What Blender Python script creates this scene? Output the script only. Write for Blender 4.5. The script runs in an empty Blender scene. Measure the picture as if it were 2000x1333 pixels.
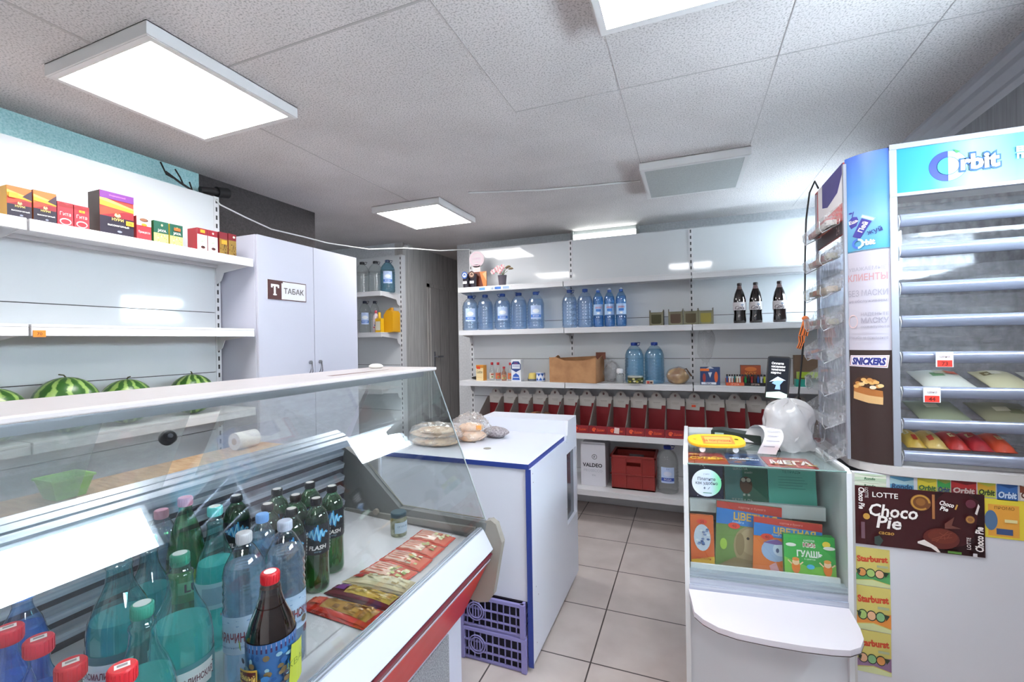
import bpy, math, random
from mathutils import Vector, Matrix
random.seed(7)
PI = math.pi
SC = bpy.context.scene
COL = SC.collection

# ---------------------------------------------------------------- camera
def setup_camera():
    y, p, r, f = -0.3757405, -0.000432, -0.016802, 872.97
    fwd = Vector((math.sin(y)*math.cos(p), math.cos(y)*math.cos(p), math.sin(p)))
    right = Vector((math.cos(y), -math.sin(y), 0))
    up = right.cross(fwd)
    r2 = right*math.cos(r) + up*math.sin(r)
    u2 = -right*math.sin(r) + up*math.cos(r)
    m = Matrix((r2, u2, -fwd)).transposed().to_4x4()
    m.translation = (0, 0, 1.45)
    cd = bpy.data.cameras.new('camera')
    cd.sensor_fit = 'HORIZONTAL'; cd.sensor_width = 36; cd.lens = 36*f/2000
    cd.clip_start = 0.02; cd.clip_end = 60
    co = bpy.data.objects.new('camera', cd); COL.objects.link(co)
    co.matrix_world = m
    SC.camera = co
setup_camera()
# ---------------------------------------------------------------- light
LAMP = 9.2        # radiance of the ceiling panels
SKY = 26.0          # daylight outside the windows
SC.view_settings.view_transform = 'Standard'
SC.view_settings.look = 'None'
SC.view_settings.gamma = 1.0
SC.view_settings.use_curve_mapping = False
SC.view_settings.exposure = 1.2
w = bpy.data.worlds.new('sky'); SC.world = w; w.use_nodes = True
w.node_tree.nodes['Background'].inputs[0].default_value = (0.76, 0.87, 1.0, 1)
w.node_tree.nodes['Background'].inputs[1].default_value = SKY
SC.cycles.max_bounces = 14
SC.cycles.transparent_max_bounces = 40
SC.cycles.transmission_bounces = 14
SC.cycles.sample_clamp_indirect = 6

# ---------------------------------------------------------------- materials
def lin(c):
    if isinstance(c, str):
        c = c.lstrip('#'); c = [int(c[i:i+2], 16)/255 for i in (0, 2, 4)]
    return tuple((v/12.92 if v <= 0.04045 else ((v+0.055)/1.055)**2.4) for v in c)
_M = {}
def newmat(name):
    m = bpy.data.materials.new(name); m.use_nodes = True
    return m, m.node_tree, m.node_tree.nodes['Principled BSDF']
def C(hexc, rough=0.45, metal=0.0, spec=0.5, coat=0.0):
    """plain coloured surface"""
    k = (hexc, rough, metal, spec, coat)
    if k in _M: return _M[k]
    m, t, b = newmat('paint_' + hexc.lstrip('#'))
    b.inputs['Base Color'].default_value = (*lin(hexc), 1)
    b.inputs['Roughness'].default_value = rough
    b.inputs['Metallic'].default_value = metal
    b.inputs['Specular IOR Level'].default_value = spec
    b.inputs['Coat Weight'].default_value = coat
    # faint procedural variation so that nothing is perfectly even
    n = t.nodes.new('ShaderNodeTexNoise'); n.inputs['Scale'].default_value = 14
    tc = t.nodes.new('ShaderNodeTexCoord'); t.links.new(tc.outputs['Object'], n.inputs['Vector'])
    r = t.nodes.new('ShaderNodeMapRange'); r.inputs['To Min'].default_value = rough*0.88; r.inputs['To Max'].default_value = min(1, rough*1.12)
    t.links.new(n.outputs['Fac'], r.inputs['Value']); t.links.new(r.outputs['Result'], b.inputs['Roughness'])
    _M[k] = m; return m
def emis(name, col, s, base=0.8):
    if name in _M: return _M[name]
    m, t, b = newmat(name)
    b.inputs['Base Color'].default_value = (base, base, base, 1)
    b.inputs['Emission Color'].default_value = (*col, 1)
    b.inputs['Emission Strength'].default_value = s
    if base < .1: b.inputs['Specular IOR Level'].default_value = 0.1
    _M[name] = m; return m
def glass(name, tint=(0.93, 0.96, 0.95), refl=1.0, rough=0.0, haze=0.0, hs=18):
    """thin clear sheet: lets light straight through, mirrors at grazing angles"""
    if name in _M: return _M[name]
    m, t, b = newmat(name); t.nodes.remove(b)
    out = t.nodes['Material Output']
    tr = t.nodes.new('ShaderNodeBsdfTransparent'); tr.inputs[0].default_value = (*tint, 1)
    gl = t.nodes.new('ShaderNodeBsdfGlossy'); gl.inputs['Roughness'].default_value = rough
    lw = t.nodes.new('ShaderNodeLayerWeight')
    pw = t.nodes.new('ShaderNodeMath'); pw.operation = 'POWER'; pw.inputs[1].default_value = 5
    ma = t.nodes.new('ShaderNodeMath'); ma.operation = 'MULTIPLY_ADD'; ma.inputs[1].default_value = 0.9*refl; ma.inputs[2].default_value = 0.045*refl
    mx = t.nodes.new('ShaderNodeMixShader')
    t.links.new(lw.outputs['Facing'], pw.inputs[0]); t.links.new(pw.outputs[0], ma.inputs[0]); t.links.new(ma.outputs[0], mx.inputs[0])
    if haze:
        df = t.nodes.new('ShaderNodeBsdfTranslucent'); df.inputs[0].default_value = (0.95, 0.95, 0.96, 1)
        d2 = t.nodes.new('ShaderNodeBsdfDiffuse'); d2.inputs[0].default_value = (0.93, 0.93, 0.95, 1)
        m3 = t.nodes.new('ShaderNodeMixShader'); m3.inputs[0].default_value = 0.5
        t.links.new(df.outputs[0], m3.inputs[1]); t.links.new(d2.outputs[0], m3.inputs[2])
        m2 = t.nodes.new('ShaderNodeMixShader')
        nz = t.nodes.new('ShaderNodeTexNoise'); nz.inputs['Scale'].default_value = hs; nz.inputs['Detail'].default_value = 5
        mr = t.nodes.new('ShaderNodeMapRange'); mr.inputs['From Min'].default_value = 0.3; mr.inputs['From Max'].default_value = 0.7
        mr.inputs['To Min'].default_value = haze*0.6; mr.inputs['To Max'].default_value = min(1, haze*1.4)
        t.links.new(nz.outputs['Fac'], mr.inputs['Value']); t.links.new(mr.outputs['Result'], m2.inputs[0])
        t.links.new(tr.outputs[0], m2.inputs[1]); t.links.new(m3.outputs[0], m2.inputs[2])
        t.links.new(m2.outputs[0], mx.inputs[1])
    else:
        t.links.new(tr.outputs[0], mx.inputs[1])
    t.links.new(gl.outputs[0], mx.inputs[2]); t.links.new(mx.outputs[0], out.inputs[0])
    _M[name] = m; return m
def liquid(name, tint, ior=1.33, mix=0.5, rough=0.0, milk=0.14):
    """bottle with its contents: partly refracts, partly lets light straight through"""
    if name in _M: return _M[name]
    m, t, b = newmat(name); t.nodes.remove(b)
    out = t.nodes['Material Output']
    tr = t.nodes.new('ShaderNodeBsdfTransparent'); tr.inputs[0].default_value = (*tint, 1)
    g = t.nodes.new('ShaderNodeBsdfGlass'); g.inputs['Color'].default_value = (*tint, 1); g.inputs['IOR'].default_value = ior; g.inputs['Roughness'].default_value = rough
    mx = t.nodes.new('ShaderNodeMixShader'); mx.inputs[0].default_value = mix
    t.links.new(tr.outputs[0], mx.inputs[1]); t.links.new(g.outputs[0], mx.inputs[2])
    tl = t.nodes.new('ShaderNodeBsdfTranslucent'); tl.inputs[0].default_value = (*tint, 1)
    df = t.nodes.new('ShaderNodeBsdfDiffuse'); df.inputs[0].default_value = (*tint, 1)
    m1 = t.nodes.new('ShaderNodeMixShader'); t.links.new(tl.outputs[0], m1.inputs[1]); t.links.new(df.outputs[0], m1.inputs[2])
    m2 = t.nodes.new('ShaderNodeMixShader'); m2.inputs[0].default_value = milk
    t.links.new(mx.outputs[0], m2.inputs[1]); t.links.new(m1.outputs[0], m2.inputs[2])
    gs = t.nodes.new('ShaderNodeBsdfGlossy'); gs.inputs['Roughness'].default_value = 0.04
    lw = t.nodes.new('ShaderNodeLayerWeight'); pw = t.nodes.new('ShaderNodeMath'); pw.operation = 'POWER'; pw.inputs[1].default_value = 4
    ma = t.nodes.new('ShaderNodeMath'); ma.operation = 'MULTIPLY_ADD'; ma.inputs[1].default_value = 0.5; ma.inputs[2].default_value = 0.05
    t.links.new(lw.outputs['Facing'], pw.inputs[0]); t.links.new(pw.outputs[0], ma.inputs[0])
    m3 = t.nodes.new('ShaderNodeMixShader'); t.links.new(ma.outputs[0], m3.inputs[0]); t.links.new(m2.outputs[0], m3.inputs[1]); t.links.new(gs.outputs[0], m3.inputs[2])
    t.links.new(m3.outputs[0], out.inputs[0])
    _M[name] = m; return m

def noise_mat(name, c1, c2, scale, rough=0.6, bump=0.0, detail=4, spec=0.5, stretch=None, lo=0.35, hi=0.65, metal=0.0):
    if name in _M: return _M[name]
    m, t, b = newmat(name)
    tc = t.nodes.new('ShaderNodeTexCoord'); v = tc.outputs['Object']
    if stretch:
        mp = t.nodes.new('ShaderNodeMapping'); mp.inputs['Scale'].default_value = stretch
        t.links.new(v, mp.inputs['Vector']); v = mp.outputs['Vector']
    n = t.nodes.new('ShaderNodeTexNoise'); n.inputs['Scale'].default_value = scale; n.inputs['Detail'].default_value = detail
    t.links.new(v, n.inputs['Vector'])
    r = t.nodes.new('ShaderNodeValToRGB')
    r.color_ramp.elements[0].position = lo; r.color_ramp.elements[1].position = hi
    r.color_ramp.elements[0].color = (*lin(c1), 1); r.color_ramp.elements[1].color = (*lin(c2), 1)
    t.links.new(n.outputs['Fac'], r.inputs['Fac']); t.links.new(r.outputs['Color'], b.inputs['Base Color'])
    b.inputs['Roughness'].default_value = rough; b.inputs['Specular IOR Level'].default_value = spec; b.inputs['Metallic'].default_value = metal
    if bump:
        bp = t.nodes.new('ShaderNodeBump'); bp.inputs['Strength'].default_value = bump; bp.inputs['Distance'].default_value = 0.004
        t.links.new(n.outputs['Fac'], bp.inputs['Height']); t.links.new(bp.outputs['Normal'], b.inputs['Normal'])
    _M[name] = m; return m

def tile_mat():
    m, t, b = newmat('floor_tiles')
    tc = t.nodes.new('ShaderNodeTexCoord'); sx = t.nodes.new('ShaderNodeSeparateXYZ'); t.links.new(tc.outputs['Object'], sx.inputs[0])
    def line(sock, off):
        a = t.nodes.new('ShaderNodeMath'); a.operation = 'SUBTRACT'; a.inputs[1].default_value = off; t.links.new(sock, a.inputs[0])
        d = t.nodes.new('ShaderNodeMath'); d.operation = 'DIVIDE'; d.inputs[1].default_value = 0.42; t.links.new(a.outputs[0], d.inputs[0])
        p = t.nodes.new('ShaderNodeMath'); p.operation = 'PINGPONG'; p.inputs[1].default_value = 0.5; t.links.new(d.outputs[0], p.inputs[0])
        l = t.nodes.new('ShaderNodeMath'); l.operation = 'LESS_THAN'; l.inputs[1].default_value = 0.008; t.links.new(p.outputs[0], l.inputs[0])
        return l.outputs[0]
    mx = t.nodes.new('ShaderNodeMath'); mx.operation = 'MAXIMUM'
    t.links.new(line(sx.outputs['X'], -0.43), mx.inputs[0]); t.links.new(line(sx.outputs['Y'], 1.985), mx.inputs[1])
    n = t.nodes.new('ShaderNodeTexNoise'); n.inputs['Scale'].default_value = 5; n.inputs['Detail'].default_value = 8; t.links.new(tc.outputs['Object'], n.inputs['Vector'])
    r = t.nodes.new('ShaderNodeValToRGB'); r.color_ramp.elements[0].position = 0.3; r.color_ramp.elements[1].position = 0.7
    r.color_ramp.elements[0].color = (*lin('#c2b6b1'), 1); r.color_ramp.elements[1].color = (*lin('#d4c9c4'), 1)
    t.links.new(n.outputs['Fac'], r.inputs['Fac'])
    mc = t.nodes.new('ShaderNodeMix'); mc.data_type = 'RGBA'; mc.inputs[7].default_value = (*lin('#4e4644'), 1)
    t.links.new(mx.outputs[0], mc.inputs[0]); t.links.new(r.outputs['Color'], mc.inputs[6]); t.links.new(mc.outputs[2], b.inputs['Base Color'])
    b.inputs['Roughness'].default_value = 0.32
    return m
def stripe_wall(name, base, line, pitch, axis):
    """grey panel board with thin vertical grooves and fine grain"""
    m, t, b = newmat(name)
    tc = t.nodes.new('ShaderNodeTexCoord'); sx = t.nodes.new('ShaderNodeSeparateXYZ'); t.links.new(tc.outputs['Object'], sx.inputs[0])
    d = t.nodes.new('ShaderNodeMath'); d.operation = 'DIVIDE'; d.inputs[1].default_value = pitch; t.links.new(sx.outputs[axis], d.inputs[0])
    p = t.nodes.new('ShaderNodeMath'); p.operation = 'PINGPONG'; p.inputs[1].default_value = 0.5; t.links.new(d.outputs[0], p.inputs[0])
    l = t.nodes.new('ShaderNodeMath'); l.operation = 'LESS_THAN'; l.inputs[1].default_value = 0.02; t.links.new(p.outputs[0], l.inputs[0])
    mp = t.nodes.new('ShaderNodeMapping'); mp.inputs['Scale'].default_value = (60, 60, 4); t.links.new(tc.outputs['Object'], mp.inputs['Vector'])
    n = t.nodes.new('ShaderNodeTexNoise'); n.inputs['Scale'].default_value = 1; n.inputs['Detail'].default_value = 5; t.links.new(mp.outputs[0], n.inputs['Vector'])
    r = t.nodes.new('ShaderNodeValToRGB'); c = lin(base)
    r.color_ramp.elements[0].position = 0.3; r.color_ramp.elements[1].position = 0.7
    r.color_ramp.elements[0].color = (*[v*0.8 for v in c], 1); r.color_ramp.elements[1].color = (*[v*1.12 for v in c], 1)
    t.links.new(n.outputs['Fac'], r.inputs['Fac'])
    mc = t.nodes.new('ShaderNodeMix'); mc.data_type = 'RGBA'; mc.inputs[7].default_value = (*lin(line), 1)
    t.links.new(l.outputs[0], mc.inputs[0]); t.links.new(r.outputs['Color'], mc.inputs[6]); t.links.new(mc.outputs[2], b.inputs['Base Color'])
    b.inputs['Roughness'].default_value = 0.55
    return m
def ceiling_mat():
    m, t, b = newmat('stippled_ceiling')
    tc = t.nodes.new('ShaderNodeTexCoord')
    n = t.nodes.new('ShaderNodeTexNoise'); n.inputs['Scale'].default_value = 150; n.inputs['Detail'].default_value = 3; t.links.new(tc.outputs['Object'], n.inputs['Vector'])
    r = t.nodes.new('ShaderNodeValToRGB'); r.color_ramp.elements[0].position = 0.32; r.color_ramp.elements[1].position = 0.52
    r.color_ramp.elements[0].color = (*lin('#aaa5a5'), 1); r.color_ramp.elements[1].color = (*lin('#dcd6d6'), 1)
    t.links.new(n.outputs['Fac'], r.inputs['Fac'])
    n2 = t.nodes.new('ShaderNodeTexNoise'); n2.inputs['Scale'].default_value = 1.7; n2.inputs['Detail'].default_value = 6; t.links.new(tc.outputs['Object'], n2.inputs['Vector'])
    r2 = t.nodes.new('ShaderNodeMapRange'); r2.inputs['From Min'].default_value = 0.3; r2.inputs['From Max'].default_value = 0.7; r2.inputs['To Min'].default_value = 0.84; r2.inputs['To Max'].default_value = 1.06
    t.links.new(n2.outputs['Fac'], r2.inputs['Value'])
    mu = t.nodes.new('ShaderNodeVectorMath'); mu.operation = 'SCALE'; t.links.new(r.outputs['Color'], mu.inputs[0]); t.links.new(r2.outputs['Result'], mu.inputs['Scale'])
    t.links.new(mu.outputs[0], b.inputs['Base Color'])
    b.inputs['Roughness'].default_value = 0.8
    bp = t.nodes.new('ShaderNodeBump'); bp.inputs['Strength'].default_value = 0.35; bp.inputs['Distance'].default_value = 0.003
    t.links.new(n.outputs['Fac'], bp.inputs['Height']); t.links.new(bp.outputs['Normal'], b.inputs['Normal'])
    return m
def melon_mat():
    m, t, b = newmat('watermelon_rind')
    tc = t.nodes.new('ShaderNodeTexCoord'); sx = t.nodes.new('ShaderNodeSeparateXYZ'); t.links.new(tc.outputs['Object'], sx.inputs[0])
    at = t.nodes.new('ShaderNodeMath'); at.operation = 'ARCTAN2'; t.links.new(sx.outputs['Y'], at.inputs[0]); t.links.new(sx.outputs['X'], at.inputs[1])
    n = t.nodes.new('ShaderNodeTexNoise'); n.inputs['Scale'].default_value = 22; n.inputs['Detail'].default_value = 4; t.links.new(tc.outputs['Object'], n.inputs['Vector'])
    ad = t.nodes.new('ShaderNodeMath'); ad.operation = 'MULTIPLY_ADD'; ad.inputs[1].default_value = 0.7; t.links.new(n.outputs['Fac'], ad.inputs[0]); t.links.new(at.outputs[0], ad.inputs[2])
    s = t.nodes.new('ShaderNodeMath'); s.operation = 'MULTIPLY'; s.inputs[1].default_value = 11; t.links.new(ad.outputs[0], s.inputs[0])
    si = t.nodes.new('ShaderNodeMath'); si.operation = 'SINE'; t.links.new(s.outputs[0], si.inputs[0])
    r = t.nodes.new('ShaderNodeValToRGB'); r.color_ramp.elements[0].position = 0.5; r.color_ramp.elements[1].position = 0.8
    r.color_ramp.elements[0].color = (*lin('#2f5a22'), 1); r.color_ramp.elements[1].color = (*lin('#8aa85a'), 1)
    mr = t.nodes.new('ShaderNodeMapRange'); mr.inputs['From Min'].default_value = -1; t.links.new(si.outputs[0], mr.inputs['Value'])
    t.links.new(mr.outputs['Result'], r.inputs['Fac']); t.links.new(r.outputs['Color'], b.inputs['Base Color'])
    b.inputs['Roughness'].default_value = 0.3
    return m
def grad_mat(name, stops, axis, lo, hi, rough=0.35):
    """printed colour fade along one object axis (a print on paper or plastic)"""
    m, t, b = newmat(name)
    tc = t.nodes.new('ShaderNodeTexCoord'); sx = t.nodes.new('ShaderNodeSeparateXYZ'); t.links.new(tc.outputs['Object'], sx.inputs[0])
    mr = t.nodes.new('ShaderNodeMapRange'); mr.inputs['From Min'].default_value = lo; mr.inputs['From Max'].default_value = hi
    t.links.new(sx.outputs[axis], mr.inputs['Value'])
    r = t.nodes.new('ShaderNodeValToRGB'); e = r.color_ramp.elements
    while len(e) < len(stops): e.new(0.5)
    for k, (p, c) in enumerate(stops): e[k].position = p; e[k].color = (*lin(c), 1)
    t.links.new(mr.outputs['Result'], r.inputs['Fac']); t.links.new(r.outputs['Color'], b.inputs['Base Color'])
    b.inputs['Roughness'].default_value = rough
    return m

WHITE = C('#d0d0d6', 0.35)            # laminate
SHELFW = C('#dfdfe2', 0.3)            # powder coated metal
PANELW = C('#dee1e4', 0.06, 0, 0.6)   # glossy back panels
DARK = C('#1b1b1e', 0.4)
SLOT = C('#3a3a3c', 0.7)
GREYM = C('#8b8d95', 0.35, 0.6)
ALU = noise_mat('aluminium', '#a4abbb', '#ccd2de', 3, 0.25, 0, 4, 0.5, (1, 1, 40), 0.3, 0.7, 0.35)
CLEAR = glass('clear_glass')
ACRYL = glass('acrylic_tray', (0.92, 0.93, 0.95), 1.3, 0.06, 0.24, 6)
FILM = glass('plastic_film', (0.985, 0.985, 0.985), 1.3, 0.12, 0.16)

# ---------------------------------------------------------------- mesh building
class MB:
    def __init__(s): s.v = []; s.f = []; s.m = []; s.sm = []; s.mats = []
    def mi(s, mat):
        if mat not in s.mats: s.mats.append(mat)
        return s.mats.index(mat)
    def add(s, verts, faces, mat, smooth=False):
        o = len(s.v); k = s.mi(mat)
        s.v += [tuple(p) for p in verts]
        for f in faces: s.f.append([i+o for i in f]); s.m.append(k); s.sm.append(smooth)
    def box(s, x0, x1, y0, y1, z0, z1, mat, M=None):
        v = [Vector(p) for p in ((x0,y0,z0),(x1,y0,z0),(x1,y1,z0),(x0,y1,z0),(x0,y0,z1),(x1,y0,z1),(x1,y1,z1),(x0,y1,z1))]
        if M: v = [M @ p for p in v]
        s.add(v, [(0,3,2,1),(4,5,6,7),(0,1,5,4),(1,2,6,5),(2,3,7,6),(3,0,4,7)], mat)
    def cbox(s, c, d, mat, M=None):
        s.box(c[0]-d[0]/2, c[0]+d[0]/2, c[1]-d[1]/2, c[1]+d[1]/2, c[2]-d[2]/2, c[2]+d[2]/2, mat, M)
    def quad(s, a, b, c, d, mat): s.add([a, b, c, d], [(0,1,2,3)], mat)
    def prism(s, pts, axis, a, b, mat, smooth=False):
        """extrude a 2D outline; axis 'x' -> pts are (y,z); 'y' -> (x,z); 'z' -> (x,y)"""
        n = len(pts)
        def p3(p, t): return {'x': (t, p[0], p[1]), 'y': (p[0], t, p[1]), 'z': (p[0], p[1], t)}[axis]
        v = [p3(p, a) for p in pts] + [p3(p, b) for p in pts]
        area = sum(pts[i][0]*pts[(i+1)%n][1]-pts[(i+1)%n][0]*pts[i][1] for i in range(n))
        f1 = list(range(n)); f2 = list(range(n, 2*n))
        s.add(v, [f1[::-1], f2], mat)
        s.add(v, [(i, (i+1)%n, (i+1)%n+n, i+n) for i in range(n)], mat, smooth)
    def lathe(s, prof, n, mat, c=(0,0,0), M=None, cap=True, smooth=True):
        v = []
        for r, z in prof:
            for k in range(n):
                a = 2*PI*k/n; p = Vector((c[0]+r*math.cos(a), c[1]+r*math.sin(a), c[2]+z)); v.append(M @ p if M else p)
        f = []
        for i in range(len(prof)-1):
            for k in range(n):
                k2 = (k+1) % n; f.append((i*n+k, i*n+k2, (i+1)*n+k2, (i+1)*n+k))
        s.add(v, f, mat, smooth)
        if cap:
            s.add(v[:n], [tuple(range(n))[::-1]], mat); s.add(v[-n:], [tuple(range(n))], mat)
    def cyl(s, a, b, r, mat, n=12, smooth=True, r2=None):
        a = Vector(a); b = Vector(b); d = (b-a); q = d.to_track_quat('Z', 'Y').to_matrix().to_4x4(); q.translation = a
        s.lathe([(r, 0), (r if r2 is None else r2, d.length)], n, mat, M=q, smooth=smooth)
    def tube(s, pts, r, mat, n=8):
        pts = [Vector(p) for p in pts]; v = []; f = []; up = Vector((0.13, 0.31, 0.94)).normalized()
        for i, p in enumerate(pts):
            t = (pts[min(i+1, len(pts)-1)] - pts[max(i-1, 0)]).normalized()
            a = t.cross(up)
            if a.length < 1e-3: a = t.cross(Vector((1, 0, 0)))
            a.normalize(); b = t.cross(a)
            for k in range(n): v.append(p + (a*math.cos(2*PI*k/n) + b*math.sin(2*PI*k/n))*r)
        for i in range(len(pts)-1):
            for k in range(n): f.append((i*n+k, i*n+(k+1)%n, (i+1)*n+(k+1)%n, (i+1)*n+k))
        s.add(v, f, mat, True); s.add(v[:n], [tuple(range(n))[::-1]], mat); s.add(v[-n:], [tuple(range(n))], mat)
    def sphere(s, c, r, mat, n=16, m=10, sc=(1,1,1)):
        s.lathe([(max(1e-4, r*math.sin(PI*i/m)), -r*math.cos(PI*i/m)) for i in range(m+1)], n, mat, M=Matrix.Translation(c) @ Matrix.Diagonal((*sc, 1)))
    def grid(s, fn, nu, nv, mat, smooth=True):
        v = [fn(i/nu, j/nv) for j in range(nv+1) for i in range(nu+1)]
        f = [(j*(nu+1)+i, j*(nu+1)+i+1, (j+1)*(nu+1)+i+1, (j+1)*(nu+1)+i) for j in range(nv) for i in range(nu)]
        s.add(v, f, mat, smooth)
    def obj(s, name, parent=None, loc=(0,0,0), rz=0, bevel=0, seg=2):
        me = bpy.data.meshes.new(name); me.from_pydata(s.v, [], s.f)
        for m in s.mats: me.materials.append(m)
        me.polygons.foreach_set('material_index', s.m); me.polygons.foreach_set('use_smooth', s.sm); me.update()
        o = bpy.data.objects.new(name, me); COL.objects.link(o)
        o.location = loc; o.rotation_euler = (0, 0, rz)
        if parent: o.parent = parent
        if bevel:
            b = o.modifiers.new('bevel', 'BEVEL'); b.width = bevel; b.segments = seg; b.limit_method = 'ANGLE'; b.angle_limit = 0.7
        return o

_TX = {}
def text_geo(s, bold=0.0, shear=0.0):
    k = (s, bold, shear)
    if k in _TX: return _TX[k]
    cu = bpy.data.curves.new('t', 'FONT'); cu.body = s; cu.size = 1; cu.resolution_u = 2; cu.offset = bold; cu.shear = shear
    o = bpy.data.objects.new('t', cu); COL.objects.link(o)
    dg = bpy.context.evaluated_depsgraph_get(); me = o.evaluated_get(dg).to_mesh()
    v = [(p.co.x, p.co.y) for p in me.vertices]; f = [tuple(p.vertices) for p in me.polygons]
    o.evaluated_get(dg).to_mesh_clear()
    bpy.data.objects.remove(o); bpy.data.curves.remove(cu)
    if not v: v = [(0, 0)]
    x0 = min(p[0] for p in v); x1 = max(p[0] for p in v); y0 = min(p[1] for p in v); y1 = max(p[1] for p in v)
    _TX[k] = (v, f, x0, x1, y0, y1); return _TX[k]

class Art:
    """flat print on a surface. fn(u, v, h) -> point, h is height above the surface"""
    def __init__(s, mb, fn, du=None, step=0.0003): s.mb = mb; s.fn = fn; s.h = step; s.st = step; s.du = du
    def _poly(s, pts, mat):
        lo = min(p[0] for p in pts); hi = max(p[0] for p in pts)
        n = 1 if not s.du else max(1, math.ceil((hi-lo)/s.du))
        def cut(q, c, sg):
            r = []
            for i, a in enumerate(q):
                b = q[(i+1) % len(q)]; da = (a[0]-c)*sg; db = (b[0]-c)*sg
                if da >= 0: r.append(a)
                if (da > 0 > db) or (da < 0 < db): t = da/(da-db); r.append((c, a[1]+(b[1]-a[1])*t))
            return r
        for k in range(n):
            q = list(pts)
            if n > 1: q = cut(cut(q, lo+(hi-lo)*k/n, 1), lo+(hi-lo)*(k+1)/n, -1) if q else q
            if len(q) > 2: s.mb.add([s.fn(u, v, s.h) for u, v in q], [tuple(range(len(q)))], mat)
        s.h += s.st
    def poly(s, pts, mat):
        s._poly(pts, mat)
    def rect(s, u0, v0, u1, v1, mat):
        n = 1 if not s.du else max(1, int(abs(u1-u0)/s.du))
        p = []; f = []
        for i in range(n+1):
            u = u0+(u1-u0)*i/n; p += [s.fn(u, v0, s.h), s.fn(u, v1, s.h)]
        f = [(2*i, 2*i+2, 2*i+3, 2*i+1) for i in range(n)]
        s.mb.add(p, f, mat, bool(s.du)); s.h += s.st
    def ell(s, cu, cv, ru, rv, mat, n=20, a0=0, a1=2*PI):
        s._poly([(cu+ru*math.cos(a0+(a1-a0)*k/n), cv+rv*math.sin(a0+(a1-a0)*k/n)) for k in range(n + (0 if a1-a0 >= 2*PI-1e-6 else 1))], mat)
    def ring(s, cu, cv, r0, r1, mat, a0=0, a1=2*PI, n=28, sv=1.0):
        p = []
        for k in range(n+1):
            a = a0+(a1-a0)*k/n
            p += [s.fn(cu+r0*math.cos(a), cv+r0*sv*math.sin(a), s.h), s.fn(cu+r1*math.cos(a), cv+r1*sv*math.sin(a), s.h)]
        s.mb.add(p, [(2*i, 2*i+1, 2*i+3, 2*i+2) for i in range(n)], mat); s.h += s.st
    def line(s, pts, w, mat):
        for (a, b), (c, d) in zip(pts[:-1], pts[1:]):
            L = math.hypot(c-a, d-b) or 1; nx, ny = -(d-b)/L*w/2, (c-a)/L*w/2
            s.mb.add([s.fn(a+nx, b+ny, s.h), s.fn(a-nx, b-ny, s.h), s.fn(c-nx, d-ny, s.h), s.fn(c+nx, d+ny, s.h)], [(0,1,2,3)], mat)
        s.h += s.st
    def text(s, t, u, v, size, mat, maxw=None, bold=0.0, shear=0.0, rot=0.0, align='c'):
        vs, f, x0, x1, y0, y1 = text_geo(t, bold, shear)
        k = size/0.73; kx = k
        if maxw and (x1-x0)*k > maxw: kx = maxw/(x1-x0)
        cx = (x0+x1)/2 if align == 'c' else x0
        c, sn = math.cos(rot), math.sin(rot); p = []
        for x, y in vs:
            X = (x-cx)*kx; Y = (y-0.365)*k
            p.append(s.fn(u+X*c-Y*sn, v+X*sn+Y*c, s.h))
        s.mb.add(p, f, mat); s.h += s.st
def plane(O, U, V, off=0.0):
    O, U, V = Vector(O), Vector(U).normalized(), Vector(V).normalized(); N = U.cross(V)
    return lambda u, v, h: O + U*u + V*v + N*(h+off)
def cylmap(r, face, c=(0, 0)):
    """u runs to the right as seen from the facing direction, v is height"""
    return lambda u, v, h: Vector((c[0]+(r+h)*math.cos(face+u/r), c[1]+(r+h)*math.sin(face+u/r), v))
X, Y, Z = (1,0,0), (0,1,0), (0,0,1)
def fy(y, x=0, z=0): return plane((x, y, z), X, Z)              # faces the camera side (-Y)
def fx(x, y=0, z=0): return plane((x, y, z), Y, Z)              # faces +X (u runs along +Y)

def tag(o, label, cat, group=None, kind=None):
    if label: o['label'] = label
    if cat: o['category'] = cat
    if group: o['group'] = group
    if kind: o['kind'] = kind
    return o
def thing(name, label, cat, loc=(0,0,0), rz=0, group=None):
    o = bpy.data.objects.new(name, None); COL.objects.link(o); o.empty_display_size = 0.05
    o.location = loc; o.rotation_euler = (0, 0, rz)
    return tag(o, label, cat, group)
def struct(name, mb, label=None, bevel=0):
    o = mb.obj(name, bevel=bevel); o['kind'] = 'structure'
    if label: o['label'] = label
    return o
def copy_tree(o, parent=None):
    c = o.copy(); COL.objects.link(c)
    if parent: c.parent = parent
    for ch in list(o.children): copy_tree(ch, c)
    return c
def again(o, label, loc, rz=None, group=None):
    c = copy_tree(o); c.location = loc
    if rz is not None: c.rotation_euler = (0, 0, rz)
    c['label'] = label
    if group: c['group'] = group
    return c
def face_cam(x, y, w=0.0): return math.atan2(-y, w-x)           # angle towards the viewer

# ================================================================ the room
CEIL = ceiling_mat()
TEAL = noise_mat('turquoise_plaster', '#9accd0', '#bfe2e4', 120, 0.8, 0.3, 3)
GREYB = stripe_wall('grey_panel_board', '#bab7b5', '#8a8786', 0.125, 'Y')
GREYR = stripe_wall('grey_wall_right', '#8f9096', '#77787e', 0.06, 'Y')
PLASTER = noise_mat('pale_plaster', '#d3d6da', '#e2e4e8', 60, 0.7, 0.1)

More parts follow.
